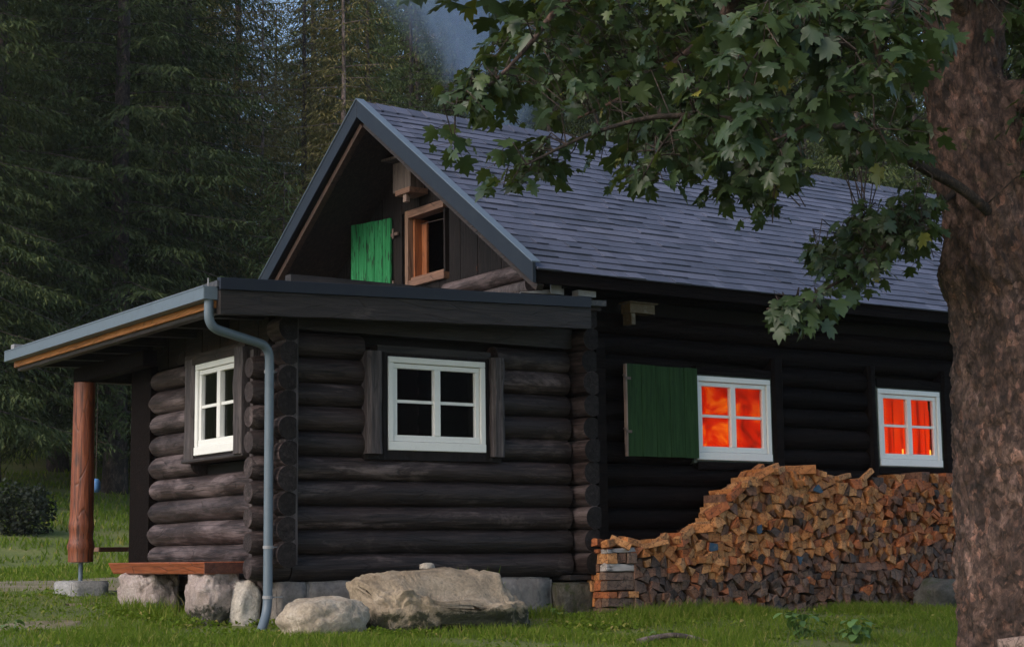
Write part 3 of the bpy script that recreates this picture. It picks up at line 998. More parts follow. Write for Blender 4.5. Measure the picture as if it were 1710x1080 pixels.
while x < RX1:
    t = .012
    x2 = x + .22; dz = .012 + .006 * r2.random()
    p = []
    for xx, h in ((x, dz + .012), (x2, dz)):
        p += [(xx, RY - .12, roof_top(RY - .12) - .02 + h), (xx, RY, RZ - .005 + h), (xx, RY + .12, roof_top(RY + .12) - .02 + h)]
    mb.add(p + [(a, b_, c - .025) for a, b_, c in p], [(0, 3, 4, 1), (1, 4, 5, 2), (6, 7, 10, 9), (7, 8, 11, 10), (0, 1, 7, 6), (1, 2, 8, 7), (6, 9, 3, 0), (2, 5, 11, 8)])
    x += .19
mb.build('ridge_cap', M['shingle'], rf)
# metal clad barge boards on the gable edge
for side in (1, -1):
    mb = MB()
    ye = EY - .01 if side > 0 else EYB + .01
    zt = roof_top(ye)
    mb.hexa([(RX0 - .035, ye, zt - .155), (RX0 + .0, ye, zt - .155), (RX0, RY - .001 * side, RZ - .165), (RX0 - .035, RY - .001 * side, RZ - .165),
             (RX0 - .035, ye, zt + .03), (RX0, ye, zt + .03), (RX0, RY - .001 * side, RZ + .03), (RX0 - .035, RY - .001 * side, RZ + .03)])
    bb = mb.build('barge_board', M['trim'], CAB, bevel=.004)
    mb = MB()
    mb.hexa([(RX0 - .045, ye, zt + .032), (RX0 + .05, ye, zt + .032), (RX0 + .05, RY - .001 * side, RZ + .032), (RX0 - .045, RY - .001 * side, RZ + .032),
             (RX0 - .045, ye, zt + .042), (RX0 + .05, ye, zt + .042), (RX0 + .05, RY - .001 * side, RZ + .042), (RX0 - .045, RY - .001 * side, RZ + .042)])
    mb.build('edge_strip', M['zinc'], bb)
# rafters and boards under the gable overhang
for side, mt in ((1, 'soffit'), (-1, 'rear_soffit')):
    mb = MB(); ye = EY + .03 if side > 0 else EYB - .03
    mb.beam((2.24, ye, roof_top(ye) - .215), (2.24, RY + .03 * -side, RZ - .215 - .02), .06, .07, (1, 0, 0))
    mb.build('rafter', M[mt], CAB)
# eave board along the front
mb = MB(); mb.box(RX0 + .02, RX1, EY + .012, EY + .04, EZ - .155, EZ - .035); mb.build('fascia_board', M['log_main'], CAB)
mb = MB(); log(mb, 'X', 2.45, XE, -.04, 2.96, .10, 330); o = mb.build('wall_plate', M['log_main'], CAB, smooth=True); sharp_ends(o)
# flashing and brackets where the annex roof meets the house
mb = MB()
mb.hexa([(2.15, -.30, 2.795), (2.60, -.34, 2.80), (2.60, .0, 2.80), (2.30, .0, 2.80), (2.15, -.30, 2.80), (2.60, -.34, 2.86), (2.60, .0, 2.87), (2.3, .0, 2.81)])
mb.box(2.44, 2.56, -.36, -.35, 2.80, 2.95)
mb.box(2.72, 2.92, -.40, -.30, 2.795, 2.85)
mb.build('flashing', M['flash'], CAB)
# stove pipe on the rear slope, where the smoke comes from
mb = MB(); mb.box(4.2, 4.6, 2.95, 3.3, 4.5, 5.10); ch = mb.build('chimney', M['found'], CAB, bevel=.01)
mb = MB(); mb.tube([(4.4, 3.12, 5.05), (4.4, 3.12, 5.17)], .08, 14); mb.build('flue', M['rust'], ch)

# ------------------------------------------------------------------ annex roof
def aroof(x):           # top of the front fascia
    return 2.655 + (x + .84) * .0335


FY = -.47
mb = MB()
mb.hexa([(-.86, FY + .02, aroof(-.86) - .07), (3.0, FY + .02, aroof(3.0) - .07), (3.0, 4.46, aroof(3.0) - .07), (-.86, 4.46, aroof(-.86) - .07),
         (-.86, FY + .02, aroof(-.86) - .02), (3.0, FY + .02, aroof(3.0) - .02), (3.0, 4.46, aroof(3.0) - .02), (-.86, 4.46, aroof(-.86) - .02)])
pr = mb.build('porch_roof', M['metal_roof'], CAB)
mb = MB()
xa, xb = -.845, 2.80
mb.hexa([(xa, FY - .012, aroof(xa) - .095), (xb, FY - .012, aroof(xb) - .095), (xb, FY + .015, aroof(xb) - .095), (xa, FY + .015, aroof(xa) - .095),
         (xa, FY - .012, aroof(xa)), (xb, FY - .012, aroof(xb)), (xb, FY + .06, aroof(xb) + .004), (xa, FY + .06, aroof(xa) + .004)])
mb.build('metal_edging', M['trim_dark'], pr, bevel=.003)
mb = MB()
n = 40
vs = []
for i in range(n + 1):
    x = xa + .01 + (xb - xa) * i / n; w = .006 * mn.noise(Vector((x * 3, 0, 0)))
    vs += [(x, FY + .005, aroof(x) - .285 + w), (x, FY + .085, aroof(x) - .285 + w), (x, FY + .085, aroof(x) - .098), (x, FY + .005, aroof(x) - .098)]
fs = [(0, 3, 2, 1), (4 * n, 4 * n + 1, 4 * n + 2, 4 * n + 3)]
for i in range(n):
    for k in range(4):
        k2 = (k + 1) % 4
        fs.append((4 * i + k, 4 * i + k2, 4 * i + 4 + k2, 4 * i + 4 + k))
mb.add(vs, fs); mb.build('fascia_beam', M['beam_x'], CAB)
# underside: boards and rafters
mb = MB()
for i in range(25):
    y = FY + .10 + i * .2
    if y > 4.25: break
    mb.hexa([(-.80, y, aroof(-.8) - .10), (3.0, y, aroof(3) - .10), (3.0, y + .194, aroof(3) - .10), (-.80, y + .194, aroof(-.8) - .10),
             (-.80, y, aroof(-.8) - .075), (3.0, y, aroof(3) - .075), (3.0, y + .194, aroof(3) - .075), (-.80, y + .194, aroof(-.8) - .075)])
mb.build('soffit', M['soffit'], CAB)
mb = MB()
for i in range(7):
    y = .25 + i * .68
    mb.beam((-.78, y, aroof(-.78) - .165), (2.9, y, aroof(2.9) - .165), .09, .12)
mb.build('rafter', M['beam_x'], CAB)
# side eave: dark beam, orange strip, square zinc gutter
mb = MB(); mb.box(-.84, -.76, -.36, 4.40, aroof(-.8) - .27, aroof(-.8) - .115); mb.build('fascia_beam', M['beam_y'], CAB, bevel=.008)
mb = MB(); mb.box(-.868, -.80, -.385, 4.43, 2.425, 2.482); mb.build('fascia_strip', M['orange_y'], CAB, bevel=.004)
mb = MB()
mb.box(-.955, -.85, -.42, 4.46, 2.484, 2.49); mb.box(-.96, -.952, -.42, 4.46, 2.484, 2.582); mb.box(-.955, -.845, -.425, -.42, 2.484, 2.585); mb.box(-.955, -.845, 4.46, 4.465, 2.484, 2.60)
mb.tube([(-.957, -.42, 2.583), (-.957, 4.46, 2.583)], .008, 8)
gt = mb.build('gutter', M['zinc'], CAB)
mb = MB(); mb.box(-.93, -.80, 4.25, 4.35, 2.60, 2.645); mb.tube([(-.90, -.37, 2.58), (-.90, -.37, 2.66)], .006, 6)
mb.build('gutter_bracket', M['flash'], gt)


def smooth_path(pts, r=.09, n=6):
    pts = [Vector(p) for p in pts]; out_ = [pts[0]]
    for i in range(1, len(pts) - 1):
        a, b_, c = pts[i - 1], pts[i], pts[i + 1]
        u = (a - b_).normalized(); w = (c - b_).normalized()
        for k in range(n + 1):
            t = k / n
            p0 = b_ + u * r; p1 = b_ + w * r
            out_.append(p0 * (1 - t) ** 2 + b_ * 2 * t * (1 - t) + p1 * t * t)
    out_.append(pts[-1])
    return out_


mb = MB()
pipe = smooth_path([(-.895, -.375, 2.50), (-.895, -.375, 2.27), (-.285, -.215, 2.17), (-.280, -.205, .06), (-.40, -.33, -.11)], .11)
mb.tube(pipe, .0375, 16)
dp = mb.build('downpipe', M['zinc'], CAB, smooth=True); sharp_ends(dp)
for z in (.555, 1.965, .16):
    mb = MB(); mb.tube([(-.28, -.206, z - .012), (-.28, -.206, z + .012)], .043, 16); mb.box(-.235, -.15, -.21, -.20, z - .005, z + .005)
    mb.build('pipe_clamp', M['flash'], dp)
# porch post on an iron stirrup and concrete footing, beam above it
mb = MB(); n = 46; seg = 22; px_, py_ = -.40, 3.66; vs = []
zb, zt = .455, 2.22
for i in range(n + 1):
    z = zb + (zt - zb) * i / n
    r = .110 + .005 * math.sin(z * 2) + .010 * math.exp(-((z - .80) / .05) ** 2) + .014 * math.exp(-((z - .62) / .04) ** 2) + (.008 if z < .62 else 0)
    for k in range(seg):
        a = 2 * math.pi * k / seg
        rr = r * (1 + .05 * mn.noise(Vector((math.cos(a) * 1.6, math.sin(a) * 1.6, z * 1.2))) + .02 * mn.noise(Vector((math.cos(a) * 5, math.sin(a) * 5, z * 2))))
        vs.append((px_ + rr * math.cos(a), py_ + rr * math.sin(a), z))
fs = [(i * seg + k, i * seg + (k + 1) % seg, (i + 1) * seg + (k + 1) % seg, (i + 1) * seg + k) for i in range(n) for k in range(seg)]
fs += [tuple(range(seg - 1, -1, -1)), tuple(n * seg + k for k in range(seg))]
mb.add(vs, fs); po = mb.build('porch_post', M['red_post'], CAB, smooth=True); sharp_ends(po)
mb = MB(); mb.tube([(px_, py_, .19), (px_, py_, .46)], .022, 12); mb.box(px_ - .07, px_ + .07, py_ - .07, py_ + .07, .447, .454)
mb.build('stirrup', M['zinc'], po)
mb = MB(); rough_block(mb, -.60, -.22, 3.36, 3.86, -.1, .27, 8, .008); mb.build('footing', M['concrete'], po, smooth=True)
mb = MB(); mb.box(-.47, -.33, 2.0, 3.80, 2.225, 2.37); mb.build('porch_beam', M['log_main'], CAB, bevel=.01)  # the eave's shadow on this beam is put in by a darker material
mb = MB(); mb.box(-.325, 2.9, 3.6, 3.74, 2.225, 2.37); mb.build('porch_beam', M['soffit'], CAB, bevel=.01)

# ------------------------------------------------------------------ small things on the house
nb = empty('nest_box', (2.86, 2.9, 4.4), 'grey wooden bird nest box hanging under the gable peak', 'nest box')
mb = MB(); mb.hexa([(2.80, 2.68, 4.39), (2.975, 2.68, 4.39), (2.975, 3.05, 4.39), (2.80, 3.05, 4.39), (2.80, 2.68, 4.70), (2.975, 2.68, 4.72), (2.975, 3.05, 4.74), (2.80, 3.05, 4.72)])
mb.build('box_body', M['box_wood'], nb, bevel=.004)
mb = MB(); mb.beam((2.86, 2.58, 4.735), (2.86, 3.17, 4.775), .27, .025); mb.build('box_roof', M['box_wood'], nb)
mb = MB(); mb.box(2.74, 2.975, 2.60, 2.90, 4.325, 4.385); mb.build('ledge', M['raw_y'], nb, bevel=.003)
mb = MB(); mb.box(2.76, 2.81, 2.70, 2.77, 4.24, 4.325); mb.build('perch', M['pale_board'], nb, bevel=.003)
ob = empty('wall_box', (3.58, -.16, 2.70), 'small ochre wooden box fixed high on the dark wall under the eave', 'box')
mb = MB(); mb.box(3.42, 3.72, -.27, -.13, 2.71, 2.80); mb.build('box_body', M['ochre'], ob, bevel=.004)
mb = MB(); mb.box(3.44, 3.49, -.26, -.13, 2.60, 2.708); mb.build('bracket', M['ochre'], ob, bevel=.003)
mb = MB(); mb.box(3.40, 3.745, -.29, -.12, 2.802, 2.815); mb.build('lid', M['ochre'], ob)
bw = empty('bowl', (1.45, .12, 1.42), 'small white and blue bowl behind the dark annex window', 'bowl')
mb = MB(); mb.tube([(1.42, .10, 1.40), (1.42, .10, 1.44), (1.42, .10, 1.475)], [.06, .11, .15], 20); mb.build('bowl_body', M['bowl'], bw, True)
mb = MB(); mb.tube([(1.42, .10, 1.477), (1.42, .10, 1.492)], [.155, .15], 20); mb.build('rim', M['bluepl'], bw, True)
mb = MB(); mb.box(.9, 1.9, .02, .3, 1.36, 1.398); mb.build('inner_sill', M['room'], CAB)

# ------------------------------------------------------------------ benches and stones
def rock(name, c, rad, mat, seed, label=None, cat=None, parent=None, sub=5, amp=.22, power=2.6, fr=1.6, cut=None, group=None, rot=0.0):
    v, f = ico(sub)
    out_ = []
    cr, sr = math.cos(rot), math.sin(rot)
    for p in v:
        q = np.abs(p) ** (2 / power) * np.sign(p); q = q / max(1e-6, (np.sum(np.abs(q) ** power)) ** (1 / power))
        d = 1 + amp * mn.fractal(Vector(q) * fr + Vector((seed, seed * .3, 0)), .9, 2.1, 5) - amp * .35 * abs(mn.noise(Vector(q) * fr * 3 + Vector((seed, 1, 2))))
        q = q * d
        x, y, z = q[0] * rad[0], q[1] * rad[1], q[2] * rad[2]
        if cut is not None: z = cut(x, y, z)
        out_.append((c[0] + x * cr - y * sr, c[1] + x * sr + y * cr, c[2] + z))
    o = mk(name, out_, f, mat, parent, True)
    if parent is None:
        me = o.data
        if label: tag(o, label, cat, group)
    return o


bn = empty('bench', (-.48, 1.1, .1), 'red-brown plank bench on two rough stones by the annex side wall', 'bench')
mb = MB(); n = 16; vs = []
for i in range(n + 1):
    y = .16 + (2.22 - .16) * i / n
    w = .012 * mn.noise(Vector((y * 2.5, 4, 0))); q = .035 if i == n else 0
    vs += [(-.655 + w + .02, y, .345), (-.26, y, .35), (-.26, y, .445), (-.675 + w, y + q, .445)]
fs = [(0, 1, 2, 3), (4 * n + 3, 4 * n + 2, 4 * n + 1, 4 * n)]
for i in range(n):
    for k in range(4):
        k2 = (k + 1) % 4
        fs.append((4 * i + k2, 4 * i + k, 4 * i + 4 + k, 4 * i + 4 + k2))
mb.add(vs, fs); st = mb.build('seat', M['bench'], bn, bevel=.01)
mb = MB(); mb.box(-.665, -.262, .152, .159, .352, .438); mb.build('seat_end', M['bench_end'], st, bevel=.002)
rock('stone_support', (-.47, 1.75, .13), (.21, .30, .26), M['pink_stone'], 3, parent=bn, amp=.2, power=4.0)
rock('stone_support', (-.47, .38, .13), (.19, .24, .25), M['pink_stone'], 9, parent=bn, amp=.22, power=4.0)
b2 = empty('bench', (.6, 4.0, .2), 'low plank bench standing behind the porch corner', 'bench')
mb = MB(); mb.box(-.14, 1.6, 3.85, 4.12, .555, .60); mb.build('seat', M['bench_end'], b2, bevel=.006)
mb = MB(); mb.box(.28, .36, 3.88, 4.08, .15, .553); mb.build('leg', M['bench_end'], b2); mb = MB(); mb.box(1.3, 1.38, 3.88, 4.08, .15, .553); mb.build('leg', M['bench_end'], b2)
mb = MB(); mb.box(-.147, -.141, 3.852, 4.118, .558, .598); mb.build('seat_end', M['raw_y'], b2)


v, f = ico(6)
out_ = []
for p in v:
    q = np.abs(p) ** (2 / 6.0) * np.sign(p); q = q / (np.sum(np.abs(q) ** 6.0)) ** (1 / 6.0)
    x, y, z = q
    top = .5 + .5 * z
    X = x * .74 * (1 + .05 * math.sin(y * 2 + 1)); Y = y * .40
    ft = max(0.0, min(1.0, (.15 - y) / .80)); ft = ft * ft * (3 - 2 * ft)       # the bright face slopes towards the camera down to a ledge
    left = max(0.0, min(1.0, (-.2 - x) / .5))
    rt = max(0.0, min(1.0, (x - .15) / .85))
    hi = .375 - .06 * rt - (.275 - .13 * left - .06 * rt) * ft + .03 * mn.noise(Vector((x * 2, y * 2, 5)))
    hi += -.17 * max(0.0, (x - .70) / .30) * (1 - ft)
    if y < -.55: hi -= .03 * mn.noise(Vector((x * 5, 1, 2)))
    Z = -.14 + (hi + .14) * top
    N = Vector((X * 2.2 + 3, Y * 2.2, Z * 3))
    d = mn.fractal(N, .9, 2.1, 6) * .05 - abs(mn.noise(N * 3.1)) * .045 - .03 * abs(mn.noise(Vector((N.x * 1.2, N.y * 2, N.z * 7)))) - abs(mn.noise(N * 6.3)) * .018
    und = -.05 * max(0.0, -y) * (1 - top) * 1.6       # undercut below the ledge
    X += d * x; Y += d * y - und + .02 * mn.noise(N * 2); Z += d * .9
    a = -.05
    out_.append((1.04 + X * math.cos(a) - Y * math.sin(a), -.74 + X * math.sin(a) + Y * math.cos(a), Z))
bo = mk('boulder', out_, f, M['boulder'], None, True)
tag(bo, 'large flat-topped boulder with a mossy front ledge against the foundation', 'boulder')
rock('boulder', (-.13, -.86, -.03), (.375, .27, .20), M['boulder2'], 21, 'rounded pale boulder next to the downpipe foot', 'boulder', amp=.12, power=2.4, rot=.25)
rock('stone', (1.06, -.45, .385), (.062, .05, .030), M['pale_stone'], 31, 'small pale stone lying on top of the flat boulder', 'stone', sub=3, power=3.5)
rock('stone', (-.30, .22, .06), (.13, .17, .24), M['pale_stone'], 35, 'pale upright stone under the annex corner behind the downpipe', 'stone', sub=4, power=3.2, amp=.15)
rock('boulder', (7.0, -.80, .0), (.34, .22, .19), M['dark_stone'], 41, 'dark low boulder at the foot of the woodpile near the tree', 'boulder', sub=4, power=2.8, amp=.15)
bl = empty('water_can', (-.09, 4.1, 1.1), 'small light blue can hanging beside the porch post', 'can')
bp = CAM + ray(160, 812) * ((4.1 - CAM[1]) / ray(160, 812)[1])
bxp, bzp = float(bp[0]), float(bp[2])
mb = MB(); mb.tube([(bxp, 4.1, bzp - .06), (bxp, 4.1, bzp - .03), (bxp, 4.1, bzp + .05), (bxp, 4.1, bzp + .08)], [.03, .05, .045, .02], 14); mb.build('can_body', M['bluepl'], bl, True)
mb = MB(); mb.tube([(bxp, 4.1, bzp + .08), (bxp, 4.1, 2.5)], .003, 5); mb.build('cord', M['rust'], bl)
# ------------------------------------------------------------------ the woodpile
TOPX = [2.9, 3.50, 3.85, 3.90, 4.24, 4.30, 4.42, 4.46, 4.62, 4.75, 4.95, 5.3, 5.62, 5.80, 6.1, 6.5, 7.7, 9.0]
TOPZ = [.56, .53, .58, .65, .70, .85, .89, 1.0, 1.06, 1.15, 1.23, 1.26, 1.23, 1.14, 1.17, 1.20, 1.24, 1.26]
YF = -.43


def clip_poly(poly, nx, nz, c):
    out_ = []
    for i in range(len(poly)):
        a, b_ = poly[i], poly[(i + 1) % len(poly)]
        da = a[0] * nx + a[1] * nz - c; db = b_[0] * nx + b_[1] * nz - c
        if da <= 0: out_.append(a)
        if da * db < 0:
            t = da / (da - db); out_.append((a[0] + (b_[0] - a[0]) * t, a[1] + (b_[1] - a[1]) * t))
    return out_


def area(p):
    return .5 * sum(p[i][0] * p[(i + 1) % len(p)][1] - p[(i + 1) % len(p)][0] * p[i][1] for i in range(len(p)))


r3 = random.Random(11)
seeds = []
sx_, sz_ = .090, .074
row = 0; z = -.13
while z < 1.4:
    x = 3.32 + (row % 2) * sx_ / 2
    while x < 8.5:
        X = x + r3.uniform(-.038, .038); Z = z + r3.uniform(-.029, .029)
        if Z < np.interp(X, TOPX, TOPZ) - .02 + r3.uniform(-.02, .02) and Z > gz(X, YF) + .02:
            seeds.append((X, Z))
        x += sx_ * r3.uniform(.75, 1.25)
    z += sz_; row += 1
pieces = []
SA = np.array(seeds)
for i, (X, Z) in enumerate(seeds):
    d2 = (SA[:, 0] - X) ** 2 + (SA[:, 1] - Z) ** 2
    nb_ = [j for j in np.nonzero(d2 < .08)[0] if j != i]
    poly = [(X - .075, Z - .065), (X + .075, Z - .065), (X + .075, Z + .065), (X - .075, Z + .065)]
    for j in nb_:
        nx, nz = SA[j][0] - X, SA[j][1] - Z
        c = (SA[j][0] ** 2 + SA[j][1] ** 2 - X * X - Z * Z) / 2
        poly = clip_poly(poly, nx, nz, c)
        if len(poly) < 3: break
    if len(poly) < 3: continue
    k = r3.choice((3, 4, 4, 4, 5, 5))
    while len(poly) > k:
        best = min(range(len(poly)), key=lambda q: abs(area([poly[q - 1], poly[q], poly[(q + 1) % len(poly)]])))
        poly.pop(best)
    if area(poly) < .0008: continue
    cx = sum(p[0] for p in poly) / len(poly); cz = sum(p[1] for p in poly) / len(poly)
    poly = [(cx + (p[0] - cx) * 1.03, cz + (p[1] - cz) * 1.03) for p in poly]
    pieces.append((cx, cz, poly, area(poly)))


def piece_mesh(poly, y0, L, tx, tz, r_):
    cx = sum(p[0] for p in poly) / len(poly); cz = sum(p[1] for p in poly) / len(poly)
    n = len(poly); vs = []
    # a little chamfer towards the end and a slightly crooked length
    for (yy, sc) in ((0.0, .93), (.008, 1.0), (L * .5, .97), (L, .92)):
        for k, (x, z) in enumerate(poly):
            vs.append((cx + (x - cx) * sc + .01 * yy * tx, y0 + yy + (tx * (x - cx) + tz * (z - cz) if yy < .02 else 0), cz + (z - cz) * sc + .03 * yy * tz))
    ctr = (cx, y0 - .002 + r_.uniform(-.003, .003), cz)
    fs = []
    for s_ in range(3):
        for k in range(n):
            k2 = (k + 1) % n
            fs.append((s_ * n + k, s_ * n + k2, (s_ + 1) * n + k2, (s_ + 1) * n + k))
    vs.append(ctr)
    for k in range(n):
        fs.append(((k + 1) % n, k, 4 * n))
    fs.append(tuple(3 * n + k for k in range(n)))
    return vs, fs


def tone(x, z):
    zb_ = .30 + .055 * (x - 3.2) + .20 * mn.noise(Vector((x * 1.3, z * 2, 4)))
    u = r3.random()
    if z > zb_:
        if x > 6.0: return 2 if u < .35 else 0 if u < .6 else 1 if u < .78 else 3 if u < .93 else 5
        return 0 if u < .36 else 1 if u < .76 else 2 if u < .88 else 3 if u < .98 else 5
    if z > zb_ - .14: return 3 if u < .5 else 2 if u < .65 else 1 if u < .78 else 4 if u < .9 else 5
    return 3 if u < .42 else 4 if u < .78 else 5 if u < .95 else 2


blue_at = [(3.99 + .21, .60), (5.58, 1.10), (4.75, .66), (5.02, .30)]
blue_at = [(4.20, .56), (5.60, 1.07), (4.78, .68), (5.30, .38)]
blue_idx = [min(range(len(pieces)), key=lambda i: (pieces[i][0] - bx_) ** 2 + (pieces[i][1] - bz_) ** 2) for bx_, bz_ in blue_at]
order = sorted(range(len(pieces)), key=lambda i: -pieces[i][3] / ((pieces[i][0] + 6.35) ** 2 + 144) + (-1 if i in blue_idx else 0))
NIND = 262
solo = set(order[:NIND])
GRP = 'split firewood stacked against the front wall'
rest = MB(); rest_m = []
for i, (cx, cz, poly, ar) in enumerate(pieces):
    y0 = YF + r3.uniform(-.035, .04); L = r3.uniform(.27, .32)
    vs, fs = piece_mesh(poly, y0, L, r3.uniform(-.3, .3), r3.uniform(-.3, .3), r3)
    t = tone(cx, cz)
    if i in solo:
        o = mk('firewood_piece', [(a - cx, b_ - y0, c - cz) for a, b_, c in vs], fs, FW[t])
        o.location = (cx, y0, cz)
        if i in blue_idx:
            q = blue_idx.index(i)
            mk('painted_end', [(x - cx, -.028, z - cz) for x, z in [(cx + (p[0] - cx) * .9, cz + (p[1] - cz) * .9) for p in poly]] +
               [(x - cx, -.012, z - cz) for x, z in [(cx + (p[0] - cx) * .9, cz + (p[1] - cz) * .9) for p in poly]],
               [tuple(range(len(poly) - 1, -1, -1))] + [(k, (k + 1) % len(poly), len(poly) + (k + 1) % len(poly), len(poly) + k) for k in range(len(poly))], M['bluepaint']).parent = o
            tag(o, ('firewood piece with a blue end low on the first step of the pile', 'firewood piece with a blue end just under the highest hump of the pile',
                    'firewood piece with a small blue end below the big step of the pile', 'blue-ended firewood piece in the weathered middle of the pile')[q], 'firewood', GRP)
        elif t in (0, 1, 2):
            tag(o, 'split firewood piece showing a fresh orange or tan cut end in the stacked pile', 'firewood', GRP)
        else:
            tag(o, 'split firewood piece showing a weathered grey-brown cut end in the stacked pile', 'firewood', GRP)
    else:
        rest.add(vs, fs); rest_m += [t] * len(fs)
o = rest.build('firewood', FW[0]); tag(o, 'smaller split pieces filling the rest of the long woodpile', 'firewood', None, 'stuff')
for mm in FW[1:]: o.data.materials.append(mm)
o.data.polygons.foreach_set('material_index', np.array(rest_m, np.int32))

NSOLO = 0


def long_piece(c, d, L, w, h, mat, seed, label, up=(0, 0, 1)):
    """a split log lying lengthwise: wedge-shaped section"""
    rr = random.Random(seed)
    c = Vector(c); d = Vector(d).normalized()
    side = d.cross(Vector(up)).normalized(); u = side.cross(d).normalized()
    sec = [(-.5, -.5), (.5, -.42 + rr.uniform(-.1, .1)), (.42, .5), (-.1 + rr.uniform(-.3, .2), .55), (-.5, .3 + rr.uniform(-.3, .2))]
    vs = []
    for t in (-.5, -.17, .17, .5):
        for a, b_ in sec:
            j = .05
            p = d * (t * L) + side * (w * (a + rr.uniform(-j, j))) + u * (h * (b_ + rr.uniform(-j, j)))
            vs.append(p)
    n = 5; fs = [tuple(range(n - 1, -1, -1)), tuple(3 * n + k for k in range(n))]
    for s_ in range(3):
        for k in range(n):
            k2 = (k + 1) % n
            fs.append((s_ * n + k, s_ * n + k2, (s_ + 1) * n + k2, (s_ + 1) * n + k))
    o = mk('firewood_piece', vs, fs, mat); o.location = c
    m_ = o.modifiers.new('edge', 'BEVEL'); m_.width = .004; m_.segments = 1
    return tag(o, label, 'firewood', GRP)


zb0 = gz(3.1, YF) - .01
LAB = 'firewood piece lying crosswise in the squared end stack beside the cabin corner'
LABE = 'firewood piece seen end-on in the squared end stack beside the cabin corner'
layers = [('e', .085), ('x', .085), ('e', .06), ('x', .10), ('x', .07), ('g', .075), ('e', .10), ('w', .04)]
zc = zb0; sd = 500
for kind_, h in layers:
    if kind_ == 'e':
        for q in range(3):
            sd += 1
            x = 3.02 + q * .112
            pl = [(x - .055, zc + .003), (x + .053, zc + .003 + .01 * (q % 2)), (x + .05, zc + h * .95), (x - .045 + .02 * (q == 1), zc + h)]
            vs, fs = piece_mesh(pl, YF + r3.uniform(-.03, .02), .32, r3.uniform(-.2, .2), 0, r3)
            tag(mk('firewood_piece', vs, fs, FW[(3, 4, 2, 3, 1)[sd % 5]]), LABE, 'firewood', GRP)
    else:
        for q, y in enumerate((YF + .045, YF + .15, YF + .255)):
            sd += 1
            mt = {'g': FW_PLANK, 'w': FW_PLANK}.get(kind_, (FW[4], FW[3], FW[2])[sd % 3]) if q == 0 else FW[(1, 3, 0, 2)[sd % 4]]
            lb = LAB
            if q == 0 and kind_ == 'g': lb = 'grey weathered board end lying halfway up the squared end stack'
            if q == 0 and kind_ == 'w': lb = 'thin pale board lying near the top of the squared end stack'
            long_piece((3.125 + r3.uniform(-.02, .02), y, zc + h / 2), (1, r3.uniform(-.04, .04), r3.uniform(-.05, .05)), .34, .10, h * .98, mt, sd, lb)
    zc += h
for q in range(6):
    sd += 1
    long_piece((3.02 + (q % 3) * .13, YF + .04 + .14 * (q // 3), zc + .045), (r3.uniform(.3, 1), r3.uniform(-.8, .5), r3.uniform(-.2, .2)), .2, .08, .075, FW[(0, 1, 0, 2, 1, 0)[q]], sd,
               'loose orange piece of firewood on top of the squared end stack')
# loose pieces along the top edge, lying lengthwise down the step
xq = 3.5
while xq < 6.1:
    for row_y in (YF + .02, YF + .16):
        sd += 1
        x = xq + r3.uniform(-.03, .03)
        sl_ = (np.interp(x + .12, TOPX, TOPZ) - np.interp(x - .12, TOPX, TOPZ)) / .24
        zt_ = float(np.interp(x, TOPX, TOPZ)) + .012
        if r3.random() < (.55 if sl_ < .15 else .2): continue
        sl_ = max(-.4, min(.62, sl_))
        mt = FW[r3.choice((0, 1, 1, 0, 2))]
        lb = 'loose orange-brown firewood piece lying lengthwise along the stepped top of the pile'
        if abs(x - 4.36) < .07 and row_y < YF + .1: mt = FW[2]
        long_piece((x, row_y, zt_), (1, r3.uniform(-.7, .7), sl_ + r3.uniform(-.28, .28)), r3.uniform(.17, .31), r3.uniform(.07, .12), r3.uniform(.05, .095), mt, sd, lb)
    xq += r3.uniform(.11, .24)
for (x, a) in ((4.12, .1), (3.62, .5), (6.35, .6), (6.02, .2)):
    sd += 1
    long_piece((x, YF + .05, float(np.interp(x, TOPX, TOPZ)) + .045), (1, .1, a), .2, .07, .055, FW[1], sd, 'loose orange-brown firewood piece lying lengthwise along the stepped top of the pile')

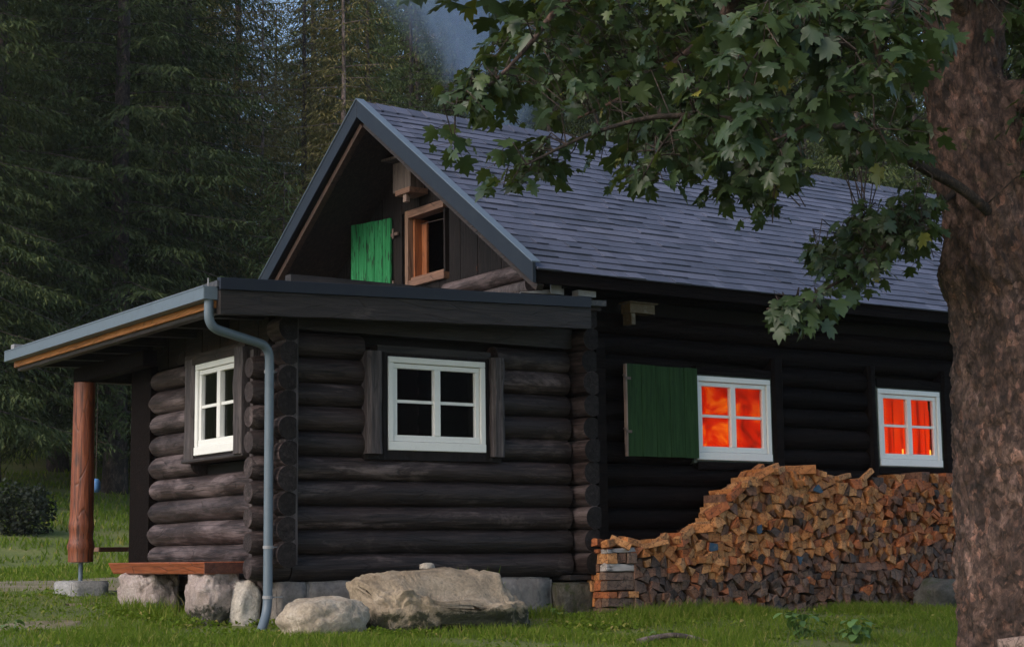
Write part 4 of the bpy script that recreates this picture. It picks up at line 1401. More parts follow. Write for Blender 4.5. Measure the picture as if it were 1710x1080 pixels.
# ------------------------------------------------------------------ spruce forest
def spruce_arrays(seed, H=17.0, R0=3.1, zlo=.8, dz=.30, dens=1.0, droop=.35, wsp=.034):
    g = np.random.default_rng(seed)
    B = []; D = []; S = []; Wd = []
    br = []
    z = zlo
    while z < H - .4:
        nbr = g.integers(4, 7)
        a0 = g.uniform(0, 6.28)
        for k in range(nbr):
            a = a0 + 6.283 * k / nbr + g.uniform(-.35, .35)
            zz = z + g.uniform(-.12, .12)
            L = R0 * (1 - zz / H) ** .75 * g.uniform(.62, 1.12) + .15
            if zz < 2.5: L *= .75 + .1 * zz
            dirh = np.array([math.cos(a), math.sin(a), 0]); sidev = np.array([-math.sin(a), math.cos(a), 0])
            dr = droop * (1.1 - .9 * zz / H) * g.uniform(.7, 1.3)

            def axis(t):
                t = np.asarray(t)[:, None]
                return np.array([0, 0, zz]) + dirh * (L * t) + np.array([0, 0, 1.0]) * (L * (.10 * t - dr * t ** 1.6 + .22 * dr * t ** 4))
            tt = np.linspace(0, 1, 6); br.append(axis(tt))
            nl = max(3, int(L / .15 * dens))
            for t in np.linspace(.18, 1.0, nl):
                p = axis([t])[0]
                for sgn in (-1, 1):
                    ll = (.16 + .42 * L * (1 - t) ** .8 * t ** .3) * g.uniform(.65, 1.2)
                    ld = dirh * .75 + sidev * sgn * g.uniform(.6, 1.1) + np.array([0, 0, -g.uniform(.15, .6)])
                    ld /= np.linalg.norm(ld)
                    ns = max(2, int(ll / .055 * dens))
                    u = np.linspace(.1, 1, ns)[:, None]
                    q = p + ld * ll * u + np.array([0, 0, -1.0]) * (.22 * ll * u ** 2)
                    dd = ld + g.normal(0, .38, (ns, 3)) + np.array([0, 0, -.25])
                    B.append(q); D.append(dd); S.append(g.uniform(.09, .19, ns)); Wd.append(g.uniform(.6, 1.3, ns) * wsp)
        z += dz * g.uniform(.8, 1.25)
    return np.concatenate(B), np.concatenate(D), np.concatenate(S), np.concatenate(Wd), br


def sprays(B, D, S, Wd, g):
    D = D / np.linalg.norm(D, axis=1)[:, None]
    rv = g.normal(0, 1, D.shape) * .5 + np.array([0, 0, 1.0])
    side = np.cross(D, rv); side /= np.linalg.norm(side, axis=1)[:, None] + 1e-9
    n = len(B)
    v = np.empty((n, 4, 3))
    v[:, 0] = B; v[:, 1] = B + D * (S * .45)[:, None] + side * (Wd * .5)[:, None]
    v[:, 2] = B + D * S[:, None] + np.array([0, 0, -.02]); v[:, 3] = B + D * (S * .45)[:, None] - side * (Wd * .5)[:, None]
    q = np.arange(n * 4).reshape(n, 4)
    return v.reshape(-1, 3), q


def trunk_mesh(H, r0, seed, lean=.0):
    mb = MB(); n = 14
    pts = [(lean * (H * i / n) + .05 * mn.noise(Vector((i * .5, seed, 0))), .05 * mn.noise(Vector((i * .5, seed, 9))), -.4 + (H + .2) * i / n) for i in range(n + 1)]
    mb.tube(pts, [r0 * (1 - .92 * i / n) + (.05 if i == 0 else 0) for i in range(n + 1)], 10)
    return mb


TREE_KINDS = {}


def tree_kind(key, seed, H, R0, zlo, mat, bark, r0, dead=0, **kw):
    g = np.random.default_rng(seed + 99)
    B, D, S, Wd, br = spruce_arrays(seed, H, R0, zlo, **kw)
    v, q = sprays(B, D, S, Wd, g)
    crown = mk_np('crown', v, q, mat); crown.parent = None
    mb = trunk_mesh(H, r0, seed)
    tr = mb.build('trunk', bark, None, True)
    mb = MB()
    for b_ in br[::2]:
        pts = [tuple(p) for p in b_]
        mb.tube(pts, [.022, .018, .014, .010, .007, .004], 4, cap=False)
    rr = random.Random(seed)
    for i in range(dead):       # bare grey snags on the lower trunk
        z = rr.uniform(.8, max(zlo + 1.5, 3)); a = rr.uniform(0, 6.28); L = rr.uniform(.5, 1.9)
        p0 = Vector((0, 0, z)); d = Vector((math.cos(a), math.sin(a), rr.uniform(-.45, .25)))
        pts = [p0 + d * (L * t) + Vector((0, 0, -.25 * L * t * t)) for t in (0, .33, .66, 1)]
        mb.tube(pts, [.02, .014, .009, .004], 4, cap=False)
        for t in (.4, .6, .8):
            b0 = p0 + d * (L * t) + Vector((0, 0, -.25 * L * t * t))
            mb.tube([b0, b0 + Vector((rr.uniform(-.3, .3), rr.uniform(-.3, .3), rr.uniform(-.4, .05)))], [.008, .003], 3, cap=False)
    bo_ = mb.build('twig', M['pale_bark'] if dead else bark)
    for o_ in (crown, tr, bo_): COL.objects.unlink(o_)
    TREE_KINDS[key] = (crown, tr, bo_)


tree_kind('dark', 1, 17, 3.5, .9, M['spruce_a'], M['spruce_bark'], .20, droop=.45)
tree_kind('dark2', 2, 19, 4.0, 1.6, M['spruce_a'], M['spruce_bark'], .24, droop=.5)
tree_kind('mid', 3, 15, 3.0, .5, M['spruce_b'], M['spruce_bark'], .17, droop=.35)
tree_kind('olive', 4, 18, 2.7, 3.5, M['spruce_c'], M['spruce_bark'], .19, 26, droop=.4)
tree_kind('bare', 5, 18, 2.3, 7.0, M['spruce_c'], M['pale_bark'], .135, 40, droop=.4)
tree_kind('young', 6, 6.5, 1.7, .15, M['spruce_b'], M['spruce_bark'], .07, dz=.2, droop=.25)
KIND_LABEL = {'dark': 'dense dark spruce with boughs drooping to the ground in the forest behind the cabin',
              'dark2': 'broad dark spruce with heavy hanging boughs in the forest behind the cabin',
              'mid': 'mid-green full spruce in the forest behind the cabin',
              'olive': 'olive-green spruce with a bare lower trunk and dead snags behind the cabin',
              'bare': 'slender pale-trunked spruce with a high crown in the forest behind the cabin',
              'young': 'short young spruce growing below the tall trees behind the cabin'}


def tree_at(px, d, key, sc=1.0, rot=None, label=None, dz=0.0):
    r_ = ray(px, 900); h = np.array([r_[0], r_[1]]) 
    x, y = CAM[0] + h[0] * d, CAM[1] + h[1] * d
    z = gz(x, y)
    e = empty('spruce_tree', (x, y, z + dz), label or KIND_LABEL[key], 'spruce', 'spruces of the forest behind the cabin')
    e.rotation_euler = (0, 0, rnd.uniform(0, 6.28) if rot is None else rot); e.scale = (sc * rnd.uniform(.92, 1.08),) * 2 + (sc,)
    for src in TREE_KINDS[key]:
        c = src.copy(); COL.objects.link(c); c.parent = e
    return e


FRONT = [(-150, 34, 'dark2', 1.15, 'spruce whose drooping boughs reach in from beyond the gutter end of the porch roof'),
         (-25, 38, 'dark2', 1.3, 'tallest broad spruce standing over the far end of the porch roof'),
         (95, 41, 'dark', 1.3, 'dark spruce with low boughs directly behind the red-brown porch post'),
         (190, 39, 'dark2', 1.2, 'dark spruce seen through the porch between post and corner board'),
         (300, 42, 'dark', 1.2, 'dense dark spruce rising above the downpipe bend of the porch roof'),
         (262, 46, 'mid', 1.25, 'mid-green spruce behind the dark ones over the middle of the porch roof'),
         (388, 46, 'olive', 1.1, 'thin olive spruce with pale sky gaps in its upper crown'),
         (470, 40, 'young', 1.3, 'bluish young spruce just beyond the low end of the gable roof'),
         (455, 53, 'mid', .95, 'mid-green spruce behind the bluish young one'),
         (505, 47, 'olive', .95, 'olive spruce with dead snags next to the lower gable edge'),
         (540, 43, 'young', 1.15, 'young spruce touching the slope of the gable edge'),
         (615, 47, 'mid', 1.15, 'full green spruce just past the gable peak'),
         (690, 51, 'mid', 1.2, 'green spruce above the ridge before the smoke'),
         (770, 50, 'mid', 1.1, 'spruce half veiled by the blue chimney smoke'),
         (850, 56, 'mid', 1.1, 'spruce behind the smoke and the first sycamore leaves'),
         (930, 48, 'dark', 1.0, 'dark spruce above the ridge behind the outermost sycamore bough'),
         (1010, 55, 'dark', 1.1, 'dark spruce glimpsed through the thick of the sycamore leaves'),
         (1090, 47, 'dark', 1.0, 'spruce above the middle of the ridge behind the leaves'),
         (1180, 54, 'mid', 1.0, 'mid-green spruce above the ridge behind the long sycamore bough'),
         (1270, 46, 'dark2', .9, 'broad dark spruce behind the brightest sycamore leaves'),
         (1370, 52, 'dark', 1.0, 'dark spruce where the ridge disappears behind the leaves'),
         (1460, 45, 'mid', 1.0, 'mid-green spruce above the far end of the ridge'),
         (1560, 50, 'dark', 1.0, 'dark spruce right behind the upper sycamore trunk'),
         (1660, 46, 'mid', 1.0, 'mid-green spruce beyond the fork of the sycamore'),
         (1760, 50, 'dark', 1.0, 'dark spruce under the big side limb of the sycamore'),
         (1880, 47, 'dark2', 1.0, 'broad dark spruce farthest past the sycamore'),
         (660, 44, 'young', .8, 'small yellowish young spruce peeping over the ridge near the peak'),
         (735, 46, 'young', 1.0, 'young spruce peeping over the ridge below the smoke')]
for (px, d, k, s_, lab_) in FRONT:
    tree_at(px, d, k, s_, label=lab_)
tree_at(572, 41, 'bare', .95, label='slender spruce with a bare pale trunk rising just behind the gable peak')
tree_at(432, 44, 'bare', .8, label='slender pale-trunked spruce in the sky gap beside the thin olive one')
r5 = random.Random(21)
px = -260
while px < 2000:
    k = r5.choice(('dark', 'mid', 'dark2', 'olive') if 330 < px < 800 else ('dark', 'dark', 'dark2', 'mid'))
    if not 365 < px < 500:
        tree_at(px, r5.uniform(56, 68), k, r5.uniform(1.05, 1.3), label='tall spruce deep in the forest seen only between the nearer trees')
    px += 60
px = -240
while px < 2000:
    k = r5.choice(('dark', 'mid', 'dark2'))
    if not 350 < px < 505:
        tree_at(px, r5.uniform(74, 90), k, r5.uniform(1.5, 1.9), label='tall spruce deep in the forest seen only between the nearer trees')
    px += 66

# dark shrub at the edge of the wood
def leafy_blob(name, c, rad, n, size, mat, parent, seed, flat=.3):
    g = np.random.default_rng(seed)
    p = g.normal(0, 1, (n, 3)); p /= np.linalg.norm(p, axis=1)[:, None]
    p *= (g.uniform(.25, 1, n) ** .45)[:, None] * np.array(rad)
    lump = 1 + .25 * np.sin(p[:, 0] * 5 / rad[0] + seed) * np.cos(p[:, 1] * 4 / rad[1])
    p = p * lump[:, None] + np.array(c)
    D = g.normal(0, 1, (n, 3)); D[:, 2] *= .6
    v, q = sprays(p, D, g.uniform(.6, 1.2, n) * size, g.uniform(.5, .9, n) * size, g)
    return mk_np(name, v, q, mat, parent)


bsx = CAM + ray(35, 880) * 30
sh = empty('shrub', (float(bsx[0]), float(bsx[1]), gz(bsx[0], bsx[1])), 'low dark round shrub on the meadow edge under the spruces', 'shrub')
loc = sh.location
leafy_blob('foliage', (loc.x, loc.y, loc.z + .45), (.55, .5, .5), 2600, .09, M['bush'], sh, 4)
mb = MB()
for i in range(7):
    a = i * .9; mb.tube([(loc.x, loc.y, loc.z - .1), (loc.x + .2 * math.cos(a), loc.y + .2 * math.sin(a), loc.z + .35), (loc.x + .4 * math.cos(a), loc.y + .38 * math.sin(a), loc.z + .7)], [.02, .012, .005], 6)
mb.build('stem', M['twig'], sh)

# ------------------------------------------------------------------ the sycamore
DT = 8.9
EDGE = [(-900, 1590, 1625), (-600, 1575, 1640), (-300, 1560, 1655), (-100, 1549, 1668), (0, 1545, 1676), (60, 1546, 1676), (130, 1548, 1674), (180, 1549, 1700), (230, 1553, 1722), (300, 1565, 1752),
        (360, 1582, 1770), (400, 1578, 1782), (450, 1574, 1800), (475, 1580, 1806), (500, 1591, 1812), (600, 1592, 1822), (700, 1597, 1830), (780, 1600, 1836), (850, 1607, 1842),
        (950, 1604, 1852), (1020, 1606, 1858), (1080, 1604, 1872), (1130, 1585, 1900), (1180, 1560, 1930), (1230, 1540, 1950)]
tb = P(1728, 1150, DT)
SY = empty('sycamore_tree', (tb.x, tb.y, gz(tb.x, tb.y)), 'old sycamore maple with scaly bark and leafy boughs in front of the cabin', 'tree')
ey = [e[0] for e in EDGE]; el_ = [e[1] for e in EDGE]; er = [e[2] for e in EDGE]
vs = []; NR = 520; NS = 260
for i in range(NR):
    t = i / (NR - 1)
    py = 1230 - 2130 * t if t < .9 else None
    py = 1230 + (-900 - 1230) * (t ** 1.35)
    l, r_ = np.interp(py, ey, el_), np.interp(py, ey, er)
    c = P((l + r_) / 2, py, DT); rad = (r_ - l) / 2 / FPX * DT
    for k in range(NS):
        a = 2 * math.pi * k / NS
        ca, sa = math.cos(a), math.sin(a)
        q = Vector((ca * rad, sa * rad, c.z))
        w = 1 + .035 * mn.noise(Vector((ca * 1.2, sa * 1.2, c.z * 1.1))) + .03 * mn.noise(Vector((ca * 3, sa * 3, c.z * .9)))
        if c.z < .3: w += (.3 - c.z) * .10 * (math.sin(a * 4 + 1) + .5 * math.sin(a * 7))
        pq = Vector((q.x * 3.0, q.y * 3.0, q.z * 1.6))
        d = .030 * mn.fractal(pq * 1.5, .8, 2.1, 5)
        pl2 = mn.voronoi(Vector((q.x * 17, q.y * 17, q.z * 8)) + mn.noise_vector(q * 6) * .6)[0]
        d += .014 * (min(pl2[1] - pl2[0], .3) - .15) + .02 * min(0, mn.noise(Vector((q.x * 9, q.y * 9, q.z * 2.2))) + .15) + .020 * mn.fractal(Vector((q.x * 22, q.y * 22, q.z * 9)), .6, 2.2, 5)
        rr = rad * w + d
        vs.append((c.x + ca * rr, c.y + sa * rr, c.z + .0))
fs = [(i * NS + k, i * NS + (k + 1) % NS, (i + 1) * NS + (k + 1) % NS, (i + 1) * NS + k) for i in range(NR - 1) for k in range(NS)]
mk('trunk', vs, fs, M['bark'], SY, True)


def limb(pts, rads, name='branch', seg=14, mat=None, lump=.03):
    """pts given as world points"""
    P_ = [Vector(p) for p in pts]; out_p = []; out_r = []
    for i in range(len(P_) - 1):
        p0 = P_[max(i - 1, 0)]; p1 = P_[i]; p2 = P_[i + 1]; p3 = P_[min(i + 2, len(P_) - 1)]
        for k in range(6):
            t = k / 6
            out_p.append(.5 * ((2 * p1) + (p2 - p0) * t + (2 * p0 - 5 * p1 + 4 * p2 - p3) * t * t + (3 * p1 - p0 - 3 * p2 + p3) * t ** 3))
            out_r.append(rads[i] * (1 - t) + rads[i + 1] * t)
    out_p.append(P_[-1]); out_r.append(rads[-1])
    out_r = [r_ * (1 + lump * 3 * mn.noise(p * 6)) for p, r_ in zip(out_p, out_r)]
    return out_p, out_r


SKEL = []


def add_limb(spec, seg=12):
    pts = [P(a, b_, d) for a, b_, d, r_ in spec]
    op, orr = limb(pts, [s_[3] for s_ in spec])
    mb = MB(); mb.tube(op, orr, seg)
    mb.build('branch', M['bark'] if spec[0][3] > .04 else M['twig'], SY, True)
    SKEL.extend([(p, r_) for p, r_ in zip(op, orr)][3:])
    return op


add_limb([(1640, 175, 8.85, .12), (1720, 163, 8.7, .095), (1850, 155, 8.5, .085), (2050, 60, 8.3, .07), (2250, -80, 8.2, .05)], 16)
add_limb([(1690, 385, 8.85, .040), (1650, 352, 8.64, .030), (1600, 312, 8.54, .027), (1520, 268, 8.4, .028), (1430, 213, 8.25, .021), (1335, 216, 8.15, .018), (1220, 200, 8.05, .016), (1100, 195, 8.0, .013), (985, 225, 7.9, .009), (880, 275, 7.8, .005)])
add_limb([(1600, -80, 8.8, .08), (1450, -110, 8.9, .06), (1280, -60, 9.0, .04), (1180, 60, 9.1, .024), (1060, 150, 9.1, .012), (960, 200, 9.0, .006)])
add_limb([(1625, 300, 8.9, .022), (1500, 392, 8.5, .015), (1420, 458, 8.4, .010), (1340, 500, 8.3, .007), (1280, 516, 8.25, .004)], 8)
add_limb([(1360, 492, 8.3, .005), (1350, 530, 8.25, .004), (1342, 565, 8.2, .003)], 6)
add_limb([(1590, -60, 8.7, .06), (1400, -140, 8.4, .045), (1150, -110, 8.2, .03), (960, -10, 8.1, .018), (880, 80, 8.0, .011), (820, 140, 7.95, .007), (760, 175, 7.9, .004)])
add_limb([(1625, 60, 8.9, .05), (1560, -60, 8.3, .035), (1470, 30, 7.5, .02), (1462, 120, 7.4, .012), (1380, 190, 7.3, .008), (1290, 235, 7.2, .005)], 8)
add_limb([(1462, 100, 7.4, .012), (1370, 60, 7.3, .009), (1285, 70, 7.2, .006), (1240, 130, 7.15, .004)], 8)
add_limb([(1320, 217, 8.15, .008), (1300, 270, 8.1, .006), (1292, 330, 8.05, .004), (1290, 372, 8.0, .003)], 6)
add_limb([(1140, 196, 8.0, .008), (1100, 250, 7.95, .005), (1072, 300, 7.9, .003)], 6)
add_limb([(1575, 330, 8.7, .015), (1530, 380, 8.9, .010), (1450, 360, 9.1, .007), (1400, 390, 9.2, .004)], 6)
add_limb([(1500, -120, 9.6, .05), (1350, -20, 9.9, .03), (1200, 60, 10.2, .02), (1050, 120, 10.4, .01), (920, 160, 10.4, .006)], 8)

half = [(.0, -.02), (.20, -.10), (.38, -.03), (.33, .10), (.50, .17), (.61, .36), (.44, .36), (.27, .40), (.36, .56), (.31, .74), (.17, .66), (.0, 1.0)]
outl = half + [(-x, y) for x, y in reversed(half[1:-1])]
LT = np.array([(0.0, .28)] + outl)
nO = len(outl)
LF = np.array([(0, 1 + k, 1 + (k + 1) % nO) for k in range(nO)])


def leaves_mesh(name, pos, dirs, nrm, size, mat, parent, g):
    n = len(pos)
    d = dirs / np.linalg.norm(dirs, axis=1)[:, None]
    nn = nrm - d * np.sum(nrm * d, 1)[:, None]; nn /= np.linalg.norm(nn, axis=1)[:, None] + 1e-9
    s_ = np.cross(d, nn)
    T = LT[None, :, :].repeat(n, 0) * 1.0
    T = T * (1 + g.normal(0, .05, T.shape))
    cup = g.uniform(-.05, .8, n)[:, None]; fold = g.uniform(-.15, .5, n)[:, None]
    h = -cup * (T[:, :, 1] ** 2) * .6 - fold * np.abs(T[:, :, 0]) + g.normal(0, .02, T.shape[:2])
    v = pos[:, None, :] + size[:, None, None] * (T[:, :, 0:1] * s_[:, None, :] + T[:, :, 1:2] * d[:, None, :] + h[:, :, None] * nn[:, None, :])
    F = LF[None] + (np.arange(n) * LT.shape[0])[:, None, None]
    return mk_np(name, v.reshape(-1, 3), F.reshape(-1, 3), mat, parent)


def in_poly(x, y, poly):
    c = False; j = len(poly) - 1
    for i in range(len(poly)):
        xi, yi = poly[i]; xj, yj = poly[j]
        if (yi > y) != (yj > y) and x < (xj - xi) * (y - yi) / (yj - yi) + xi: c = not c
        j = i
    return c


ZONES = [  # polygon, clusters, depth range, leaf size
    ([(845, -30), (815, 70), (800, 130), (850, 175), (900, 220), (960, 240), (1050, 250), (1150, 275), (1250, 290), (1330, 270), (1430, 270), (1520, 300), (1560, 240), (1545, -30)], 195, (7.8, 10.4), (.075, .11)),
    ([(845, -30), (830, 70), (860, 150), (1000, 190), (1200, 230), (1420, 230), (1545, 220), (1545, -30)], 165, (9.0, 11.0), (.08, .115)),
    ([(1180, 30), (1230, 10), (1480, 0), (1540, 60), (1500, 150), (1400, 190), (1330, 220), (1240, 250), (1215, 225), (1240, 150)], 50, (7.0, 7.6), (.085, .125)),
    ([(800, 130), (740, 160), (750, 185), (850, 200), (900, 240), (960, 260), (960, 300), (850, 305), (800, 250), (760, 230), (740, 262), (775, 290), (850, 320), (880, 300), (880, 170)], 30, (7.7, 8.3), (.07, .10)),
    ([(960, 235), (980, 285), (1060, 312), (1140, 308), (1240, 345), (1295, 378), (1310, 335), (1350, 300), (1330, 260), (1150, 250)], 40, (7.8, 8.5), (.07, .10)),
    ([(1395, 385), (1365, 410), (1360, 460), (1420, 490), (1480, 455), (1565, 430), (1575, 345), (1480, 325), (1430, 350)], 75, (8.2, 9.3), (.062, .09)),
    ([(1275, 505), (1300, 530), (1330, 580), (1370, 545), (1385, 505), (1350, 485)], 9, (8.1, 8.4), (.075, .105)),
    ([(1672, -60), (1800, -60), (1800, 400), (1740, 330), (1690, 215)], 150, (8.3, 11.5), (.07, .10)),
    ([(1500, 10), (1590, 10), (1600, 120), (1560, 150), (1500, 130)], 6, (7.4, 8.0), (.085, .115)),
]
g4 = np.random.default_rng(4)
LP = []; LD_ = []; LN = []; LSZ = []
tw = MB()
SK = np.array([tuple(p) for p, _ in SKEL])
for poly, ncl, (d0, d1), (s0, s1) in ZONES:
    xs = [p[0] for p in poly]; ys = [p[1] for p in poly]
    k = 0
    while k < ncl:
        x = g4.uniform(min(xs), max(xs)); y = g4.uniform(min(ys), max(ys))
        if not in_poly(x, y, poly): continue
        k += 1
        c = np.array(P(x, y, g4.uniform(d0, d1)))
        j = int(np.argmin(((SK - c) ** 2).sum(1) + .15 * np.abs(SK[:, 2] - c[2] - .1)))
        a = SK[j]
        if np.linalg.norm(a - c) > .85: a = c + (a - c) / np.linalg.norm(a - c) * .55
        mid = (a + c) / 2 + np.array([0, 0, .05 + .05 * g4.random()]) + g4.normal(0, .03, 3)
        tw.tube([tuple(a), tuple(mid), tuple(c)], [.0045, .0035, .0022], 4, cap=False)
        n = int(g4.integers(5, 10)) if ncl > 20 else int(g4.integers(6, 10))
        tdir = (c - mid); tdir /= np.linalg.norm(tdir) + 1e-9
        for q in range(n):
            ang = g4.uniform(0, 6.283)
            out_d = np.array([math.cos(ang), math.sin(ang), 0]) + tdir * .5
            b0 = c - tdir * g4.uniform(0, .16)
            pl_ = g4.uniform(.04, .11)
            pd = out_d + np.array([0, 0, g4.uniform(-.2, .35)]); pd /= np.linalg.norm(pd)
            b1 = b0 + pd * pl_
            tw.tube([tuple(b0), tuple(b1)], [.0014, .0011], 3, cap=False)
            dd = out_d / np.linalg.norm(out_d) + np.array([0, 0, -g4.uniform(.0, 1.3)])
            LP.append(b1); LD_.append(dd); LN.append(np.array([0, 0, 1.0]) + g4.normal(0, .40, 3) + out_d * .2); LSZ.append(g4.uniform(s0, s1) * g4.choice([.55, .75, .95, 1.1]))
leaves_mesh('foliage', np.array(LP), np.array(LD_), np.array(LN), np.array(LSZ), M['maple'], SY, g4)
tw.build('twig', M['twig'], SY)
# the rest of the crown, above the picture: it shades the trunk and the yard
n = 9500
p = g4.normal(0, 1, (n, 3)); p /= np.linalg.norm(p, axis=1)[:, None]
p *= (g4.uniform(.3, 1, n) ** .5)[:, None] * np.array([4.3, 4.0, 2.9])
p += np.array([tb.x - .6, tb.y + .6, 6.0])
p = p[p[:, 2] > 3.85 + .75 * np.clip(-1.0 - p[:, 0], 0, 9)]; n = len(p)
dd = g4.normal(0, 1, (n, 3)); dd[:, 2] = -.4
nn_ = g4.normal(0, .35, (n, 3)); nn_[:, 2] = 1
leaves_mesh('foliage', p, dd, nn_, g4.uniform(.15, .24, n), M['maple'], SY, g4)

# ------------------------------------------------------------------ grass, weeds, small litter
def hit(px, py):
    r_ = ray(px, py); d = 6.0
    while d < 120:
        q = CAM + r_ * d
        if q[2] < gz(q[0], q[1]): return q
        d += .03
    return CAM + r_ * 60


def blades(n, x0, x1, y0, y1, h0, h1, w, g, keep=None):
    x = g.uniform(x0, x1, n); y = g.uniform(y0, y1, n)
    ok = ~((x > -.18) & (x < 3.0) & (y > -.02) & (y < 3.0)) & ~((x > 2.6) & (y > -.42) & (y < 5.5)) & ~((x > -.66) & (x < -.2) & (y > .15) & (y < 2.1) & (g.random(n) > .25))
    ok &= ~((np.abs(x - 1.02) < .74) & (np.abs(y + .76) < .43)) & ~(((x + .12) / .36) ** 2 + ((y + .86) / .26) ** 2 < 1)
    ok &= ~((np.abs(y - 5.6 + .4 * np.sin(x * 1.3)) < 2.3) & (g.random(n) > .12))
    ok &= ~((y > 1.6) & (y < 3.4) & (g.random(n) > .5))
    ok &= ~((((x - hq[0]) / .55) ** 2 + ((y - hq[1] - .1) / .45) ** 2 < 1) & (g.random(n) > .12))
    cl = np.array([mn.noise(Vector((a * .9, b_ * .9, 0))) for a, b_ in zip(x, y)])
    ok &= g.random(n) < .80 + 1.8 * cl
    x = x[ok]; y = y[ok]; cl = cl[ok]; n = len(x)
    z = ground_z(x, y) - .005
    h = g.uniform(h0, h1, n) * (1 + 1.0 * np.clip(cl, -.4, .6)); a = g.uniform(0, 6.283, n); lean = g.uniform(.1, .9, n) * h
    la = g.uniform(0, 6.283, n)
    wv = np.stack([np.cos(a), np.sin(a), 0 * a], 1) * (w * g.uniform(.6, 1.4, n))[:, None] / 2
    lv = np.stack([np.cos(la) * lean, np.sin(la) * lean, 0 * a], 1)
    b0 = np.stack([x, y, z], 1); up = np.stack([0 * a, 0 * a, h], 1)
    v = np.stack([b0 - wv, b0 + wv, b0 + up * .55 + lv * .35 + wv * .8, b0 + up * .55 + lv * .35 - wv * .8, b0 + up + lv], 1)
    base = (np.arange(n) * 5)[:, None]
    q = np.concatenate([base + np.array([[0, 1, 2]]), base + np.array([[0, 2, 3]]), base + np.array([[3, 2, 4]])], 0)
    return v.reshape(-1, 3), q


g6 = np.random.default_rng(6)
vv = []; qq = []; off = 0
for args in ((110000, -4.2, 8.2, -4.6, .1, .035, .085, .0055), (46000, -5.5, .4, -1.5, 5.5, .025, .06, .007), (60000, -9, 4, 4.6, 14, .03, .07, .012), (80000, -16, 10, 10, 34, .06, .14, .028),
             (9000, 3.0, 8.2, -1.1, -.42, .05, .11, .006), (5000, -.6, 2.7, -.30, -.05, .06, .14, .006), (3000, -.9, -.2, -.4, 2.3, .06, .15, .008)):
    v, q = blades(*args, g6)
    vv.append(v); qq.append(q + off); off += len(v)
# clover-like round leaves between the blades
n = 30000
x = g6.uniform(-4.5, 8, n); y = g6.uniform(-4.2, 4.5, n)
x[:6000] = g6.uniform(-.9, 3.2, 6000); y[:6000] = g6.uniform(-1.5, -.4, 6000); x[6000:9000] = g6.uniform(-1.0, -.1, 3000); y[6000:9000] = g6.uniform(-.5, 2.3, 3000)
ok = ~((x > -.2) & (y > -.05) & (y < 5.5)) & ~((x > 2.9) & (y > -.45)) & ~((np.abs(x - 1.02) < .76) & (np.abs(y + .76) < .46)) & ~((np.abs(x + .12) < .36) & (np.abs(y + .86) < .26))
cl = np.array([mn.noise(Vector((a * 1.7, b_ * 1.7, 7))) for a, b_ in zip(x, y)])
ok &= g6.random(n) < .35 + 1.6 * cl
x, y = x[ok], y[ok]; n = len(x)
b0 = np.stack([x, y, ground_z(x, y) + g6.uniform(.01, .055, n)], 1)
D = g6.normal(0, 1, (n, 3)); D[:, 2] = g6.uniform(-.2, .5, n)
v, q4 = sprays(b0, D, g6.uniform(.025, .055, n), g6.uniform(.02, .04, n), g6)
q = np.concatenate([q4[:, [0, 1, 2]], q4[:, [0, 2, 3]]], 0)
vv.append(v); qq.append(q + off); off += len(v)
gr = mk_np('grass', np.concatenate(vv), np.concatenate(qq), M['grass'])
tag(gr, 'meadow grass growing around the cabin', 'grass', None, 'stuff')


def weed(px, py, nl, size, h, label, seed, world=None):
    q = hit(px, py) if world is None else np.array(world)
    g = random.Random(seed)
    x0, y0 = float(q[0]), float(q[1]); z0 = gz(x0, y0)
    e = empty('weed_plant', (x0, y0, z0), label, 'weed', 'broad-leaved weeds in the grass')
    ml = MB(); ms = MB()
    for i in range(nl):
        a = g.uniform(0, 6.28); r_ = g.uniform(.02, 1) * h * .9
        tip = Vector((x0 + r_ * math.cos(a), y0 + r_ * math.sin(a), z0 + h * g.uniform(.25, 1)))
        ms.tube([(x0 + .3 * r_ * math.cos(a), y0 + .3 * r_ * math.sin(a), z0 - .01), tip], [.003, .0015], 4, cap=False)
        d = Vector((math.cos(a), math.sin(a), g.uniform(-.5, .3))).normalized(); s_ = d.cross(Vector((0, 0, 1))).normalized(); u = s_.cross(d)
        sz = size * g.uniform(.6, 1.15); rows = 6; b = []
        for k in range(rows + 1):
            t = k / rows; w = sz * .42 * math.sin(math.pi * min(1, t * .93 + .05)) ** .8 * (1.1 - .25 * t)
            cpt = tip + d * (sz * t) - u * (.35 * sz * t * t)
            wv = .02 * sz * math.sin(t * 14 + i)
            b += [cpt - s_ * w + u * (.15 * w + wv), cpt - u * .0, cpt + s_ * w + u * (.15 * w - wv)]
        f_ = []
        for k in range(rows):
            f_ += [(3 * k, 3 * k + 1, 3 * k + 4, 3 * k + 3), (3 * k + 1, 3 * k + 2, 3 * k + 5, 3 * k + 4)]
        ml.add(b, f_)
    ml.build('foliage', M['weed'], e, True); ms.build('stem', M['weed'], e)


